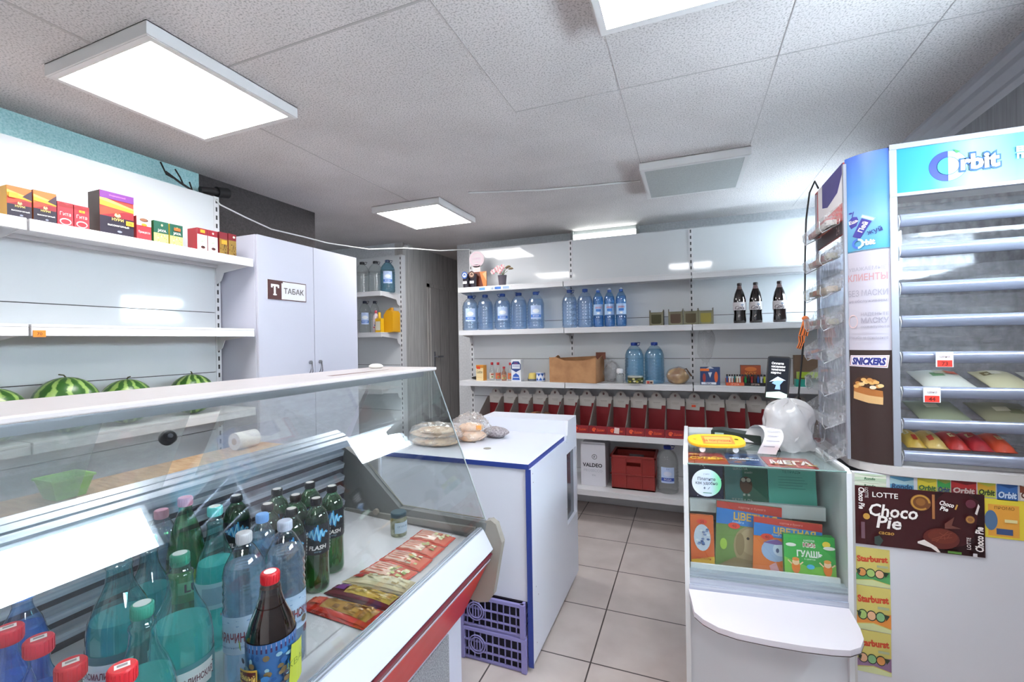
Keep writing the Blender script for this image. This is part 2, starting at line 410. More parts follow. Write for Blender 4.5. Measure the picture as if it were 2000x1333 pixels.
mb = MB(); mb.box(-3.9, 1.4, -1.7, 5.5, -0.06, 0, tile_mat()); struct('floor', mb)
mb = MB(); mb.box(-3.9, 1.4, -1.7, 5.5, 2.5, 2.6, CEIL)
SEAM = C('#b4afaf', 0.8)
for (x0, y0, x1, y1, wd) in ((-0.72,-1.6,-0.72,1.92,.006),(-0.72,1.92,1.1,1.93,.006),(-0.25,1.5,-0.25,2.8,.005),(-1.91,1.5,-1.91,2.82,.012),(-1.9,-1.6,-1.9,.92,.018),
        (-1.6,1.18,-0.72,1.18,.012),(0.33,-0.3,0.33,2.8,.005),(0.8,-1.6,0.8,4.2,.005),(-2.7,0.35,-0.72,0.35,.004)):
    L = math.hypot(x1-x0, y1-y0); a = math.atan2(y1-y0, x1-x0)
    M = Matrix.Translation(((x0+x1)/2, (y0+y1)/2, 2.4995)) @ Matrix.Rotation(a, 4, 'Z')
    mb.cbox((0,0,0), (L, wd*.7, 0.0016), SEAM, M)
struct('ceiling', mb)

mb = MB(); mb.box(-2.86, -2.76, -1.7, 1.84, 0, 2.5, TEAL); mb.box(-2.86, -2.76, 1.84, 2.75, 0, 2.5, noise_mat('plaster_painted_shade', '#3d3838', '#4a4444', 90, .8, .2))  # far section: the shadow above the cabinet is painted in as darker plaster
mb.box(-2.86, -2.76, 3.93, 5.5, 0, 2.5, GREYB)
struct('wall_left', mb)
mb = MB()
mb.box(-3.9, -3.8, 2.65, 4.0, 0, 2.5, PLASTER); mb.box(-3.8, -2.86, 2.65, 2.75, 0, 2.5, PLASTER); mb.box(-3.8, -2.86, 3.93, 4.0, 0, 2.5, PLASTER)
struct('wall_alcove', mb)
mb = MB(); mb.box(-2.32, 1.3, 4.3, 4.4, 0, 2.5, PLASTER); mb.box(-2.86, -2.2, 5.4, 5.5, 0, 2.5, PLASTER); mb.box(-2.3, -2.2, 4.4, 5.4, 0, 2.5, PLASTER)
struct('wall_back', mb)
mb = MB()
W1 = (0.30, 1.70, 1.74, 2.08); W2 = (3.36, 4.26, 1.76, 2.12)
for (a, b, c, d) in ((-1.7, W1[0], 0, 2.5), (W1[1], W2[0], 0, 2.5), (W2[1], 4.4, 0, 2.5), (W1[0], W1[1], 0, W1[2]), (W1[0], W1[1], W1[3], 2.5), (W2[0], W2[1], 0, W2[2]), (W2[0], W2[1], W2[3], 2.5)):
    mb.box(1.2, 1.32, a, b, c, d, GREYR)
struct('wall_right', mb)
mb = MB(); mb.box(-2.86, 1.32, -1.7, -1.6, 0, 2.5, PLASTER); struct('wall_front', mb)
for k, (a, b, c, d) in enumerate((W1, W2)):
    mb = MB(); F = C('#e4e5e8', 0.3)
    for (y0, y1, z0, z1) in ((a, a+.03, c, d), (b-.03, b, c, d), (a, b, c, c+.03), (a, b, d-.03, d)):
        mb.box(1.23, 1.28, y0, y1, z0, z1, F)
    mb.box(1.253, 1.257, a+.03, b-.03, c+.03, d-.03, CLEAR)
    struct('window_%d' % (k+1), mb)
mb = MB()
CORN = C('#b8b8c0', 0.5)
mb.prism([(1.2,2.5),(1.1,2.5),(1.1,2.488),(1.118,2.482),(1.13,2.462),(1.15,2.455),(1.175,2.43),(1.19,2.425),(1.2,2.40)], 'y', -1.6, 4.3, CORN)
struct('trim_1', mb)
mb = MB(); G2 = stripe_wall('grey_door_board', '#b4b1b0', '#7d7a79', 0.21, 'Y')
mb.box(-2.758, -2.735, 4.42, 5.06, 0.01, 2.075, G2)
dr = MB(); dr.box(-2.76, -2.748, 4.38, 4.42, 0, 2.12, GREYB); dr.box(-2.76, -2.748, 4.38, 5.1, 2.08, 2.12, GREYB)
d1 = struct('door_1', mb); fr = dr.obj('door_frame', d1)
hb = MB(); hb.box(-2.735, -2.73, 4.47, 4.50, 1.16, 1.34, GREYM); hb.cyl((-2.73, 4.485, 1.28), (-2.69, 4.485, 1.28), .009, GREYM); hb.box(-2.70, -2.682, 4.475, 4.60, 1.27, 1.29, GREYM)
hb.obj('door_handle', d1)

# ---------------------------------------------------------------- ceiling lamps
DIFF = emis('lamp_diffuser', (1.0, 0.985, 0.97), LAMP)
LHOUSE = C('#d9d6d6', 0.4)
def ceiling_light(x, y, label, lit=True):
    t = thing('ceiling_light', label, 'ceiling light', (x, y, 2.5), 0, 'square ceiling panels')
    b = MB()
    for s in (-1, 1):
        b.box(s*.2975-.006 if s > 0 else -.2975, s*.2975 if s > 0 else -.2915, -.2975, .2975, -.045, 0, LHOUSE)
        b.box(-.2915, .2915, s*.2975-.006 if s > 0 else -.2975, s*.2975 if s > 0 else -.2915, -.045, 0, LHOUSE)
        b.box(s*.281-.011, s*.281+.011, -.2915, .2915, -.047, -.043, LHOUSE); b.box(-.27, .27, s*.281-.011, s*.281+.011, -.0468, -.043, LHOUSE)
    b.box(-.2975, .2975, -.2975, .2975, -.003, 0, LHOUSE)
    b.obj('housing', t)
    d = MB(); d.box(-.27, .27, -.27, .27, -.046, -.040, DIFF if lit else noise_mat('prismatic_plastic', '#a3a6a6', '#b4b7b6', 160, 0.4, 0.2)); d.obj('diffuser', t)
    return t
ceiling_light(-1.895, 1.205, 'large lit ceiling panel nearest the shelf of tea boxes, its housing edges showing')
ceiling_light(-1.955, 3.11, 'lit ceiling panel in front of the grey door, the farthest one lit')
ceiling_light(0.04, 3.07, 'unlit grey ceiling panel above the back shelves and rack', False)
ceiling_light(0.04, 1.197, 'lit ceiling panel cut off by the top edge of the photo')
ceiling_light(-1.9, -0.75, 'added fill light panel on the ceiling, unseen behind the viewer on the left side')  # unseen panel, added to even out the room light
ceiling_light(0.04, -0.75, 'added fill light panel on the ceiling, unseen behind the viewer on the right side')  # its added twin, also out of view and only for fill
t = thing('tube_light', 'lit tube lamp fixed at the top of the back wall above the panels', 'tube light', (-0.72, 4.24, 2.43))
TH = C('#8f9494', .5); b = MB(); b.box(-.30, .30, .01, .055, .02, .07, TH); b.box(-.315, -.292, -.04, .055, -.03, .06, TH); b.box(.292, .315, -.04, .055, -.03, .06, TH); b.obj('housing', t)
b = MB(); b.cyl((-.292, .005, -.002), (.292, .005, -.002), .034, emis('tube_glow', (0.93, 1.0, 0.97), LAMP*0.35), 14); b.obj('tube', t)

# ---------------------------------------------------------------- gondola shelving
def gondola(name, label, loc, rz, wid, nb, H, seams, levels, posts=True, bracket_end=True, base=None):
    """local x along the unit, shelves towards -y. levels: (top z, depth)"""
    t = thing(name, label, 'shelving unit', loc, rz)
    zs = [0.0] + sorted(seams) + [H]
    for i in range(nb):
        b = MB()
        for a, c in zip(zs[:-1], zs[1:]):
            b.box(i*wid+.016, (i+1)*wid-.016, 0, .014, a+.002, c-.002, PANELW)
        b.box(i*wid+.016, (i+1)*wid-.016, .010, .02, 0.01, H-.01, SLOT)
        b.obj('back_panel', t)
    for i in range(nb+1):
        b = MB(); b.box(i*wid-.016, i*wid+.016, -.004, .06, 0, H, SHELFW)
        a = Art(b, fy(-.004))
        z = .06
        while z < H-.03:
            b.box(i*wid-.005, i*wid+.005, -.0046, -.0040, z, z+.026, SLOT); z += .05
        b.obj('upright', t)
    for (z, dp) in levels:
        for i in range(nb):
            b = MB(); x0, x1 = i*wid+.0035, (i+1)*wid-.0035
            b.box(x0, x1, -dp, -.005, z-.012, z, SHELFW)
            b.box(x0, x1, -dp, -dp+.018, z-.046, z-.012, SHELFW)
            b.box(x0, x1, -.02, -.005, z-.03, z-.012, SHELFW)
            s = b.obj('shelf', t, bevel=.002)
            for xx in ([x0+.004] if i == 0 else []) + [x1-.006]:
                    k = MB(); k.prism([(-.006, z-.012), (-dp+.02, z-.012), (-dp+.02, z-.04), (-.07, z-.065), (-.05, z-.11), (-.006, z-.13)], 'x', xx-.0015, xx+.0015, SHELFW); k.obj('bracket', s)
    return t
left_unit = gondola('wall_shelving', 'white metal wall shelving holding tea boxes above and watermelons below', (-2.64, -0.04, 0), PI/2, .95, 2, 2.35, [.35, .65, .95, 1.293, 1.649], [(1.948, .31), (1.545, .31), (1.092, .31), (.20, .31)])
pt = MB(); pt.cbox((0, 0, 0), (.036, .003, .026), C('#f08a24', .5)); A = Art(pt, fy(-.0017)); A.text('70', 0, 0, .012, C('#5a2a10'))
tg = pt.obj('price_tag', left_unit, (.975, -.313, 1.508)); tg['label'] = 'orange price tag on the middle shelf'
back_unit = gondola('wall_shelving', 'white metal shelving along the back wall with water bottles and red snack bins', (-1.98, 3.95, 0), 0, 1.005, 3, 2.35, [.3, .62, .92, 1.28, 1.63, 1.955], [(1.948, .28), (1.552, .28), (1.088, .28), (.70, .42), (.262, .45)])
pt = MB(); pt.cbox((0, 0, 0), (.32, .002, .03), C('#e6ebef', .4)); A = Art(pt, fy(-.0012))
for k, c in enumerate(('#5d8fd0', '#c9d5df', '#3f74c4', '#9db7d8')): A.rect(-.15+k*.078, -.011, -.09+k*.078, .011, C(c))
A.text('ЦЕНЫ', .0, 0, .015, C('#31548f'))
st = pt.obj('price_strip', back_unit, (.37, -.2815, 1.925)); st['label'] = 'blue and white price strip on the top shelf edge'
alcove = gondola('alcove_shelving', 'white slotted shelving in the alcove between tobacco cabinet and grey wall', (-3.75, 3.88, 0), 0, .995, 1, 2.36, [.35, .75, 1.22, 1.70], [(1.955, .33), (1.555, .33), (1.0, .33)])

# ---------------------------------------------------------------- tobacco cabinet
t = thing('tobacco_cabinet', 'tall white two-door cabinet with a brown tobacco sign', 'cabinet', (-2.55, 2.302, 0))
CABW = C('#c6c7d6', 0.4)
b = MB(); b.box(-.205, .20, -.42, .42, .06, 2.10, CABW); b.box(-.2, .15, -.41, .41, 0, .06, C('#55565a')); b.obj('body', t, bevel=.002)
for s in (-1, 1):
    d = MB(); y0, y1 = (-.419, -.002) if s < 0 else (.002, .419)
    d.box(.203, .22, y0, y1, .08, 2.098, CABW); do = d.obj('door', t, bevel=.0015)
    h = MB(); yy = s*.042
    h.tube([(.22, yy-.012, 1.25), (.235, yy-.010, 1.27), (.238, yy, 1.325), (.235, yy+.010, 1.27), (.22, yy+.012, 1.25)], .004, GREYM)
    h.cyl((.22, yy, 1.33), (.232, yy, 1.33), .012, GREYM); h.obj('handle', do)
    if s < 0:
        g = MB(); g.cbox((.2215, -.213, 1.784), (.003, .288, .118), C('#e2e2e6', .4))
        A = Art(g, fx(.223, -.213, 1.784))
        br = C('#4b2524', .5)
        A.rect(-.144, -.059, .144, .059, br); A.rect(-.046, -.054, .140, .054, C('#e2e2e6', .4)); A.rect(-.054, .045, -.036, .0591, br)
        A.text('Т', -.095, 0, .062, C('#f1eeee'), bold=.035); A.text('ТАБАК', .047, 0, .034, C('#3a3336'), maxw=.165, bold=.01)
        for q in (-.118, -.072): A.rect(q-.004, .012, q+.008, .031, C('#f1eeee'))
        A.rect(-.108, -.033, -.082, -.026, C('#f1eeee'))
        so = g.obj('sign', do); so['label'] = 'brown and white tobacco sign'

# ---------------------------------------------------------------- white counter in the middle
BLUE = C('#2b3f8c', 0.35); LAM = C('#e0e3ef', 0.33)
t = thing('counter', 'white laminate counter with dark blue edging and raised back rail', 'counter', (-1.06, 1.84, 0))
b = MB(); b.box(-.39, .40, 0, .68, .885, .907, LAM); b.box(-.39, .39, .68, .86, .885, .907, LAM); b.box(-.39, .40, -.002, 0, .885, .907, BLUE); b.box(.40, .402, 0, .60, .885, .907, BLUE)
b.lathe([(.02, 0), (.02, .0015)], 20, C('#8e8a80', .5), (.105, .215, .9065)); b.obj('worktop', t)
b = MB(); b.box(-.39, .39, .006, .022, .30, .885, LAM); b.box(-.39, .39, .004, .0225, .293, .30, C('#2a2433')); b.obj('front_panel', t)
b = MB()
# right side with a dark window opening
for (y0, y1, z0, z1) in ((.0, .62, .03, .885), (.62, .86, .03, .40), (.62, .86, .80, .905), (.84, .86, .40, .80)):
    b.box(.39, .41, y0, y1, z0, z1, LAM)
b.prism([(.645, .905), (.86, .905), (.86, .985), (.665, .985)], 'x', .39, .41, LAM)
b.box(.388, .412, -.004, 0, .02, .886, BLUE)
Ab = Art(b, fx(.41))
for (y, z) in ((.03, .86), (.035, .82), (.05, .35), (.08, .30), (.05, .1), (.62, .87), (.6, .5)): Ab.ell(y, z, .003, .003, C('#6d5560'), 8)
b.obj('side_panel', t)
b = MB(); b.box(.385, .392, .61, .85, .39, .81, C('#4d5460', .1)); o = b.obj('side_window', t); o['label'] = 'dark glass side window'
b = MB(); b.box(-.14, .39, .66, .86, .887, .985, LAM); b.obj('back_rail', t)
b = MB(); b.box(-.40, -.385, 0, .68, 0, .885, LAM); b.box(-.39, .39, .845, .86, 0, .887, LAM); b.obj('carcass', t)

# ---------------------------------------------------------------- refrigerated showcase
t = thing('showcase', 'long refrigerated glass display counter filled with bottles and snack packs', 'display counter', (-1.06, .72, 0))
ox, oy = 1.06, -.72
Y0, Y1 = -.08, 1.50
def sh(p): return [(q[0]+ox, q[1]) for q in p]
SHW = C('#ced0e0', 0.3); RED = C('#c8201c', 0.35); BEIGE = C('#97928a', 0.45)
b = MB(); b.prism(sh([(-1.45,.05),(-.82,.05),(-.82,.425),(-.71,.672),(-.735,.70),(-1.37,.735),(-1.45,.735)]), 'y', Y0+oy, Y1+oy, SHW); b.box(-1.40+ox, -.87+ox, Y0+.03+oy, Y1-.03+oy, 0, .05, C('#333338')); b.obj('body', t)
b = MB(); b.prism(sh([(-1.37,.748),(-.735,.712),(-.735,.702),(-1.37,.736)]), 'y', Y0+oy, Y1-.002+oy, C('#cfcdd2', .3))
b.prism(sh([(-.845,.7195),(-.841,.7195),(-.841,.718),(-.845,.718)]), 'y', Y0+oy, Y1-.004+oy, C('#b0adb2')); b.obj('deck', t)
b = MB(); b.prism(sh([(-.742,.705),(-.742,.752),(-.733,.757),(-.726,.757),(-.720,.752),(-.7135,.742),(-.680,.684),(-.690,.672),(-.71,.68)]), 'y', Y0+oy, Y1+oy, SHW)
for x, z in ((-.7385,.7555),(-.729,.7575),(-.722,.7545)): b.box(x-.0016+ox, x+.0016+ox, Y0+oy, Y1-.002+oy, z, z+.002, ALU)
b.obj('front_ledge', t)
b = MB(); MAR = C('#6e1f2c', .4)
def band(z0, z1, mat, off):
    # along the slope from (-.69,.672) to (-.815,.425)
    def P(z, o): f = (z-.425)/(.672-.425); return (-.815+f*.125+o*.89, z-o*.45)
    b.prism(sh([P(z0, 0), P(z0, off), P(z1, off), P(z1, 0)]), 'y', Y0+oy, Y1+oy, mat)
band(.425, .640, RED, .008); band(.640, .650, SHW, .011); band(.650, .670, MAR, .009)
b.obj('red_band', t)
b = MB(); b.box(-.82+ox, -.815+ox, .2+oy, 1.40+oy, .08, .40, noise_mat('perforated_grille', '#77787e', '#aeb0b6', 220, 0.5, 0.3)); o = b.obj('vent_grille', t)
b = MB(); b.prism(sh([(-1.45,.735),(-1.45,1.03),(-1.372,1.03),(-1.372,.735)]), 'y', Y0+oy, Y1+oy, C('#3d3a44', .5)); b.obj('rear_wall', t)
for k in range(5):
    z = .79+k*.052; b = MB(); b.prism(sh([(-1.372,z-.012),(-1.352,z-.016),(-1.346,z+.004),(-1.372,z+.014)]), 'y', Y0+oy, Y1-.02+oy, ALU); b.obj('louver', t)
b = MB()
for x, z in ((-1.35,1.035),(-1.372,1.05),(-1.40,1.06)): b.prism(sh([(x,z-.016),(x+.018,z-.016),(x+.018,z+.012),(x,z+.022)]), 'y', Y0+oy, Y1+oy, ALU)
b.box(-1.45+ox, -1.35+ox, Y0+oy, Y1+oy, 1.02, 1.045, ALU); b.obj('door_rail', t)
b = MB(); b.prism(sh([(-1.45,.735),(-.72,.70),(-.706,.776),(-1.09,.785),(-1.30,.975),(-1.40,1.03),(-1.45,1.03)]), 'y', 1.50+oy, 1.525+oy, C('#7d7f80', .45))
b.box(-1.36+ox, -.75+ox, 1.488+oy, 1.50+oy, .735, .757, C('#8e8c88')); b.cyl((-1.19+ox, 1.487+oy, .765), (-1.19+ox, 1.475+oy, .765), .012, C('#a39d94')); b.obj('end_wall', t)
b = MB(); b.prism(sh([(-.725,.70),(-.712,.782),(-.69,.788),(-.668,.775),(-.646,.71),(-.684,.512),(-.705,.483),(-.74,.475),(-.80,.48)]), 'y', 1.502+oy, 1.532+oy, BEIGE); b.obj('end_cap', t, bevel=.006)
b = MB(); b.prism(sh([(-1.45,.735),(-.72,.70),(-.706,.776),(-1.09,.785),(-1.30,.975),(-1.45,1.03)]), 'y', Y0-.025+oy, Y0+oy, C('#7d7f80', .45)); b.obj('end_wall', t)
b = MB(); b.box(-1.205+ox, -.925+ox, Y0+oy, 1.53+oy, 1.340, 1.352, C('#cbc4c5', .3)); A = Art(b, plane((0,0,1.352), X, Y)); A.poly([(-1.03+ox,1.06+oy),(-1.005+ox,1.06+oy),(-1.02+ox,1.36+oy),(-1.03+ox,1.36+oy)], C('#7a5a52', .7)); b.obj('top_slab', t, bevel=.003)
b = MB(); b.box(-.945+ox, -.927+ox, Y0+oy, 1.44+oy, 1.322, 1.340, GREYM); b.box(-1.20+ox, -1.18+ox, Y0+oy, 1.52+oy, 1.322, 1.340, GREYM); b.obj('top_rail', t)
FG = glass('front_glass', (0.95, 0.97, 0.965), 1.5)
b = MB(); b.prism(sh([(-.928,1.339),(-.922,1.339),(-.7125,.757),(-.7185,.757)]), 'y', Y0+oy, 1.512+oy, FG); b.obj('front_glass', t)
b = MB(); b.prism(sh([(-.934,1.339),(-.722,.783),(-1.085,.79),(-1.29,.98),(-1.345,1.05),(-1.20,1.339)]), 'y', 1.514+oy, 1.519+oy, FG); b.obj('side_glass', t)
b = MB(); b.cyl((-.93+ox, 1.517+oy, 1.335), (-.717+ox, 1.517+oy, .78), .0028, C('#9fa8aa', .3)); b.tube([(-1.29+ox,1.517+oy,.985),(-1.085+ox,1.517+oy,.792),(-.722+ox,1.517+oy,.785)], .0025, C('#b8b6aa', .3)); b.obj('glass_edge', t)
DG = glass('sliding_glass', (0.90, 0.92, 0.93), 1.3, 0.02, 0.12)
def pane(a, c, o, lock=None):
    b = MB(); b.prism(sh([(-1.195-o,1.338),(-1.190-o,1.338),(-1.352-o,1.06),(-1.357-o,1.06)]), 'y', a+oy, c+oy, DG); p = b.obj('sliding_door', t)
    if lock:
        l = MB(); M = Matrix.Translation((-1.265+ox, lock+oy, 1.212)) @ Matrix.Rotation(PI/2-.53, 4, 'Y')
        l.lathe([(.019, -.006), (.019, .008), (.015, .011)], 20, DARK, M=M); l.lathe([(.006, .011), (.006, .015)], 12, GREYM, M=M); l.obj('lock', p)
pane(Y0, .60, .014); pane(.25, .79, .004, .752); pane(.885, 1.505, .014)
tp = MB(); tp.sphere((0,0,.006), .03, C('#e6e2dc', .6), 14, 8, (1, .7, .35)); tag(tp.obj('crumpled_napkin', loc=(-1.13, 1.42, 1.354)), 'small crumpled white napkin on the far end of the glass showcase top', 'napkin')

# ---------------------------------------------------------------- wooden worktop behind the showcase
t = thing('worktop_table', 'wooden topped table behind the glass showcase', 'table', (-2.3, 1.0, 0))
WOOD = noise_mat('worn_wood', '#b08a66', '#cfb190', 6, 0.5, 0.1, 6, 0.4, (2, 14, 2))
b = MB(); b.box(-.02, .42, -1.0, .84, .87, .90, WOOD); b.obj('tabletop', t, bevel=.003)
for x in (.02, .38):
    for y in (-.95, .78): b = MB(); b.box(x-.02, x+.02, y-.02, y+.02, 0, .87, C('#9a9ca0', .4)); b.obj('leg', t)

# ================================================================ goods
def box_thing(name, label, cat, loc, rz, dims, side, front=None, art=None, group=None, top=None):
    """carton standing on its base; -y is the front"""
    w_, d_, h_ = dims; b = MB()
    b.box(-w_/2, w_/2, -d_/2, d_/2, 0, h_, side)
    A = Art(b, fy(-d_/2, 0, 0), step=.0004)
    if front: A.rect(-w_/2, 0, w_/2, h_, front)
    if art: art(A, w_, h_)
    if top:
        A2 = Art(b, plane((0, 0, h_), X, Y)); A2.rect(-w_/2, -d_/2, w_/2, d_/2, top)
    o = b.obj(name, None, loc, rz)
    return tag(o, label, cat, group)
YEL, ORG, PUR, NAVY, WHT, BLK = C('#f0b92f'), C('#e8622c'), C('#6a2a7c'), C('#231a2c'), C('#efece9'), C('#1c191b')
# ---------------------------------------------------------------- tea boxes on the left shelf (front faces +X)
def tea_sunset(A, w, h, big=False):
    A.rect(-w/2, 0, w/2, h*.42, NAVY); A.rect(-w/2, h*.42, w/2, h*.58, C('#8c1f2b'))
    A.poly([(-w/2, h*.58), (-w/2, h*.42), (w*.2, h*.58), (w/2, h*.62), (-w*.1, h*.70)], C('#d8422a'))
    A.poly([(-w/2, h*.66), (w/2, h*.60), (w/2, h*.70), (0, h*.76), (-w/2, h*.84)], C('#f3a32c'))
    A.poly([(-w/2, h*.78), (0, h*.72), (w/2, h*.67), (w/2, h*.70), (-w/2, h*.86)], C('#f7d75a'))
    if big:
        A.rect(-w/2, h*.83, w/2, h, PUR); A.text('ТРАДИЦИОННЫЙ', 0, h*.92, h*.028, C('#d68be0'), maxw=w*.55)
    else:
        A.poly([(w*.1, h*.7), (w*.5, h*.95), (w*.5, h*.62)], C('#3a2430'))
    A.ell(0, h*.475, w*.09, h*.05, C('#f2d48a')); A.ell(w*.01, h*.50, w*.05, h*.035, C('#b5552f'))
    A.poly([(-w*.1, h*.45), (w*.1, h*.45), (w*.06, h*.52), (0, h*.48), (-w*.06, h*.52)], C('#f2d48a'))
    A.text('НУРИ', 0, h*.37, h*.065, C('#e6c06a'), maxw=w*.5, bold=.02)
    A.text('ВЫСОКОГОРНЫЙ', w*.02, h*.22, h*.036, WHT, maxw=w*.85, bold=.02)
    A.ell(w*.05, h*.09, w*.07, h*.025, C('#8f93a8'))
def tea_tag(A, w, h, x, y): A.rect(x-w*.14, y-h*.05, x+w*.14, y+h*.05, C('#f49a2a')); A.text('88', x, y, h*.055, C('#a3441a'))
LZ, LX = 1.949, -2.40
def lbox(name, label, y, w, h, side, front, art, group=None, d=.075, x=LX):
    return box_thing(name, label, 'tea box', (x, y, LZ), PI/2, (w, d, h), side, front, art, group)
def a1(A, w, h): tea_sunset(A, w, h); A.rect(-w*.45, h*.62, -w*.08, h*.78, C('#f49a2a'))
lbox('tea_box', 'tea box with yellow side and orange price tag, leftmost on the upper shelf', .899, .068, .118, C('#e2a52e'), C('#d8682a'), a1)
lbox('tea_box', 'sunset tea box without price tag, second from the left on the upper shelf', .972, .068, .122, C('#8a4a26'), C('#d8682a'), tea_sunset)
def gita(tagged):
    def f(A, w, h):
        A.poly([(-w/2, h*.9), (-w*.2, h*1.0), (w*.1, h*.9), (w/2, h), (w/2, h*.8), (-w/2, h*.8)], C('#8b1d24'))
        A.text('Гита', 0, h*.52, h*.15, C('#f0c2bd'), maxw=w*.7); A.ell(0, h*.2, w*.38, h*.14, C('#e8b5b0')); A.ell(0, h*.19, w*.30, h*.10, C('#b32632'))
        if tagged: tea_tag(A, w*1.4, h, 0, h*.75)
    return f
lbox('tea_box', 'small red tea box without price tag, left of its twin', 1.034, .050, .098, C('#a8232e'), C('#c02b37'), gita(False))
lbox('tea_box', 'small red tea box with orange price tag, left of the largest box', 1.087, .050, .097, C('#a8232e'), C('#c02b37'), gita(True))
def a5(A, w, h): tea_sunset(A, w, h, True); A.rect(w*.24, h*.27, w*.48, h*.38, C('#f49a2a')); A.text('170', w*.36, h*.325, h*.05, C('#a3441a'))
lbox('tea_box', 'largest tea box with purple top band and sunset landscape', 1.210, .127, .186, C('#41332f'), C('#c8372b'), a5, d=.085)
def a6(A, w, h):
    A.rect(-w/2, h*.62, w/2, h, C('#e9e6e2')); A.ell(0, h*.86, w*.30, h*.08, C('#5a4038')); A.ell(-w*.03, h*.87, w*.24, h*.055, C('#8a5a40'))
    A.text('Принцесса', 0, h*.35, h*.10, C('#f2dfdc'), maxw=w*.8); A.ell(0, h*.66, w*.2, h*.06, C('#f08a24'))
lbox('coffee_box', 'red and white coffee box showing a dark cup', 1.318, .060, .110, C('#b92731'), C('#cf3038'), a6)['category'] = 'coffee box'
def a7(tagged):
    def f(A, w, h):
        A.rect(-w/2, 0, w/2, h*.46, C('#d8d279')); A.rect(-w/2, h*.46, w/2, h, C('#1d5442'))
        rnd = random.Random(3)
        for k in range(14): A.ell(rnd.uniform(-w*.42, w*.42), rnd.uniform(h*.05, h*.40), w*.05, h*.025, C(rnd.choice(['#8fae3f', '#f2ecb0', '#c9983a'])), 8)
        A.text('JAVA', 0, h*.58, h*.12, WHT, maxw=w*.6, bold=.02); A.ell(0, h*.82, w*.07, h*.05, C('#d9cf8f'))
        if tagged: A.rect(-w*.25, h*.70, w*.25, h*.84, C('#e8622c'))
    return f
lbox('tea_box', 'green tea box without price tag, beside the coffee box', 1.391, .064, .106, C('#2c6a3c'), C('#1d5442'), a7(False))
lbox('tea_box', 'green tea box with an orange price tag', 1.460, .060, .106, C('#d2b62c'), C('#1d5442'), a7(True))
def a9(tagged):
    def f(A, w, h):
        A.rect(-w/2, h*.72, w/2, h, C('#8f1c2a')); A.ell(w*.05, h*.17, w*.22, h*.065, C('#6b2a20')); A.ell(w*.05, h*.18, w*.15, h*.04, C('#2c1010'))
        A.line([(-w*.2, h*.4), (w*.25, h*.47)], h*.02, C('#7fae6a')); A.text('АЗЕРЧАЙ', 0, h*.68, h*.05, WHT, maxw=w*.7)
        if tagged: A.rect(-w*.22, h*.80, w*.25, h*.94, C('#f49a2a'))
        else: A.ell(0, h*.86, w*.10, h*.05, C('#e7cfc9'))
    return f
lbox('tea_box', 'white and dark red tea box with orange price tag', 1.588, .052, .118, C('#9d1f2c'), C('#e7e3e3'), a9(True))
lbox('tea_box', 'white and dark red tea box without price tag', 1.644, .052, .118, C('#9d1f2c'), C('#e7e3e3'), a9(False))
def a11(tagged):
    def f(A, w, h):
        A.rect(-w/2, h*.70, w/2, h, C('#7c1626')); rnd = random.Random(5)
        for k in range(16): A.ell(rnd.uniform(-w*.4, w*.4), rnd.uniform(h*.05, h*.5), w*.06, h*.04, C(rnd.choice(['#6a4a1c', '#b08a3e', '#4a3414'])), 7)
        if tagged: A.rect(-w*.35, h*.46, w*.3, h*.64, C('#f49a2a'))
        else: A.ell(w*.1, h*.85, w*.15, h*.05, C('#e9dfc9'))
    return f
lbox('tea_box', 'brown and dark red tea box with orange price tag', 1.703, .046, .122, C('#7c1626'), C('#93742f'), a11(True))
lbox('tea_box', 'brown and dark red tea box at the right end beside the cabinet', 1.754, .046, .124, C('#7c1626'), C('#93742f'), a11(False))

# ---------------------------------------------------------------- watermelons
MEL = melon_mat()
for (y, r, h, lab, rx) in ((.850, .102, .21, 'watermelon cut off by the left edge of the photo', 0.4), (1.07, .112, .235, 'largest striped watermelon with a dry stem', 0.15),
                       (1.29, .103, .207, 'striped watermelon third from the left, low between two others', 0.5), (1.587, .103, .208, 'striped watermelon at the right end near the cabinet', -0.3)):
    b = MB(); b.sphere((0, 0, 0), r, MEL, 28, 18, (1, 1, h/2/r))
    o = b.obj('watermelon', None, (-2.46, y, 1.093+h/2), y*9); tag(o, lab, 'watermelon', 'watermelons on the lower shelf')
    s = MB(); s.tube([(0,0,h/2-.004), (.004,.006,h/2+.008), (.012,.02,h/2+.012)], .003, C('#4a4a2a', .7), 6); s.obj('stem', o)

# ---------------------------------------------------------------- black thing and twig on top of the left panels
b = MB(); b.tube([(0,0,0), (.01,.06,.012), (.0,.11,.018)], .02, C('#141416', .6), 10); b.tube([(0,.1,.018), (0,.17,.03)], .032, C('#141416', .6), 10)
tag(b.obj('black_camera', loc=(-2.66, 1.78, 2.37)), 'small black camera on the corner of the left panel top', 'camera')
b = MB(); dk = C('#1e1d1c', .8)
b.tube([(0,0,0), (.01,-.07,.02), (.0,-.14,.06)], .006, dk, 6); b.tube([(.005,-.05,.015), (.01,-.07,.05), (.0,-.09,.09)], .004, dk, 6); b.tube([(.01,-.09,.03), (0,-.135,.045), (.01,-.17,.10)], .004, dk, 6); b.tube([(.0,.0,.005), (.01,-.02,.04)], .004, dk, 6)
tag(b.obj('cable_ends', loc=(-2.655, 1.73, 2.352)), 'stiff black cable ends sticking up behind the left panel', 'cable')
CW = C('#d9d9da', .5)
b = MB(); P = [(-2.617,1.87,2.302),(-2.576,2.005,2.254),(-2.532,2.153,2.209),(-2.474,2.348,2.197),(-2.42,2.528,2.181),(-2.322,2.855,2.188),(-2.222,3.189,2.25),(-2.105,3.581,2.289),(-1.993,3.953,2.36)]
b.tube([(-2.64,1.85,2.34)]+P, .0045, CW, 6); tag(b.obj('white_cable'), 'white cable sagging from the left panels past the cabinet to the back shelves', 'cable')
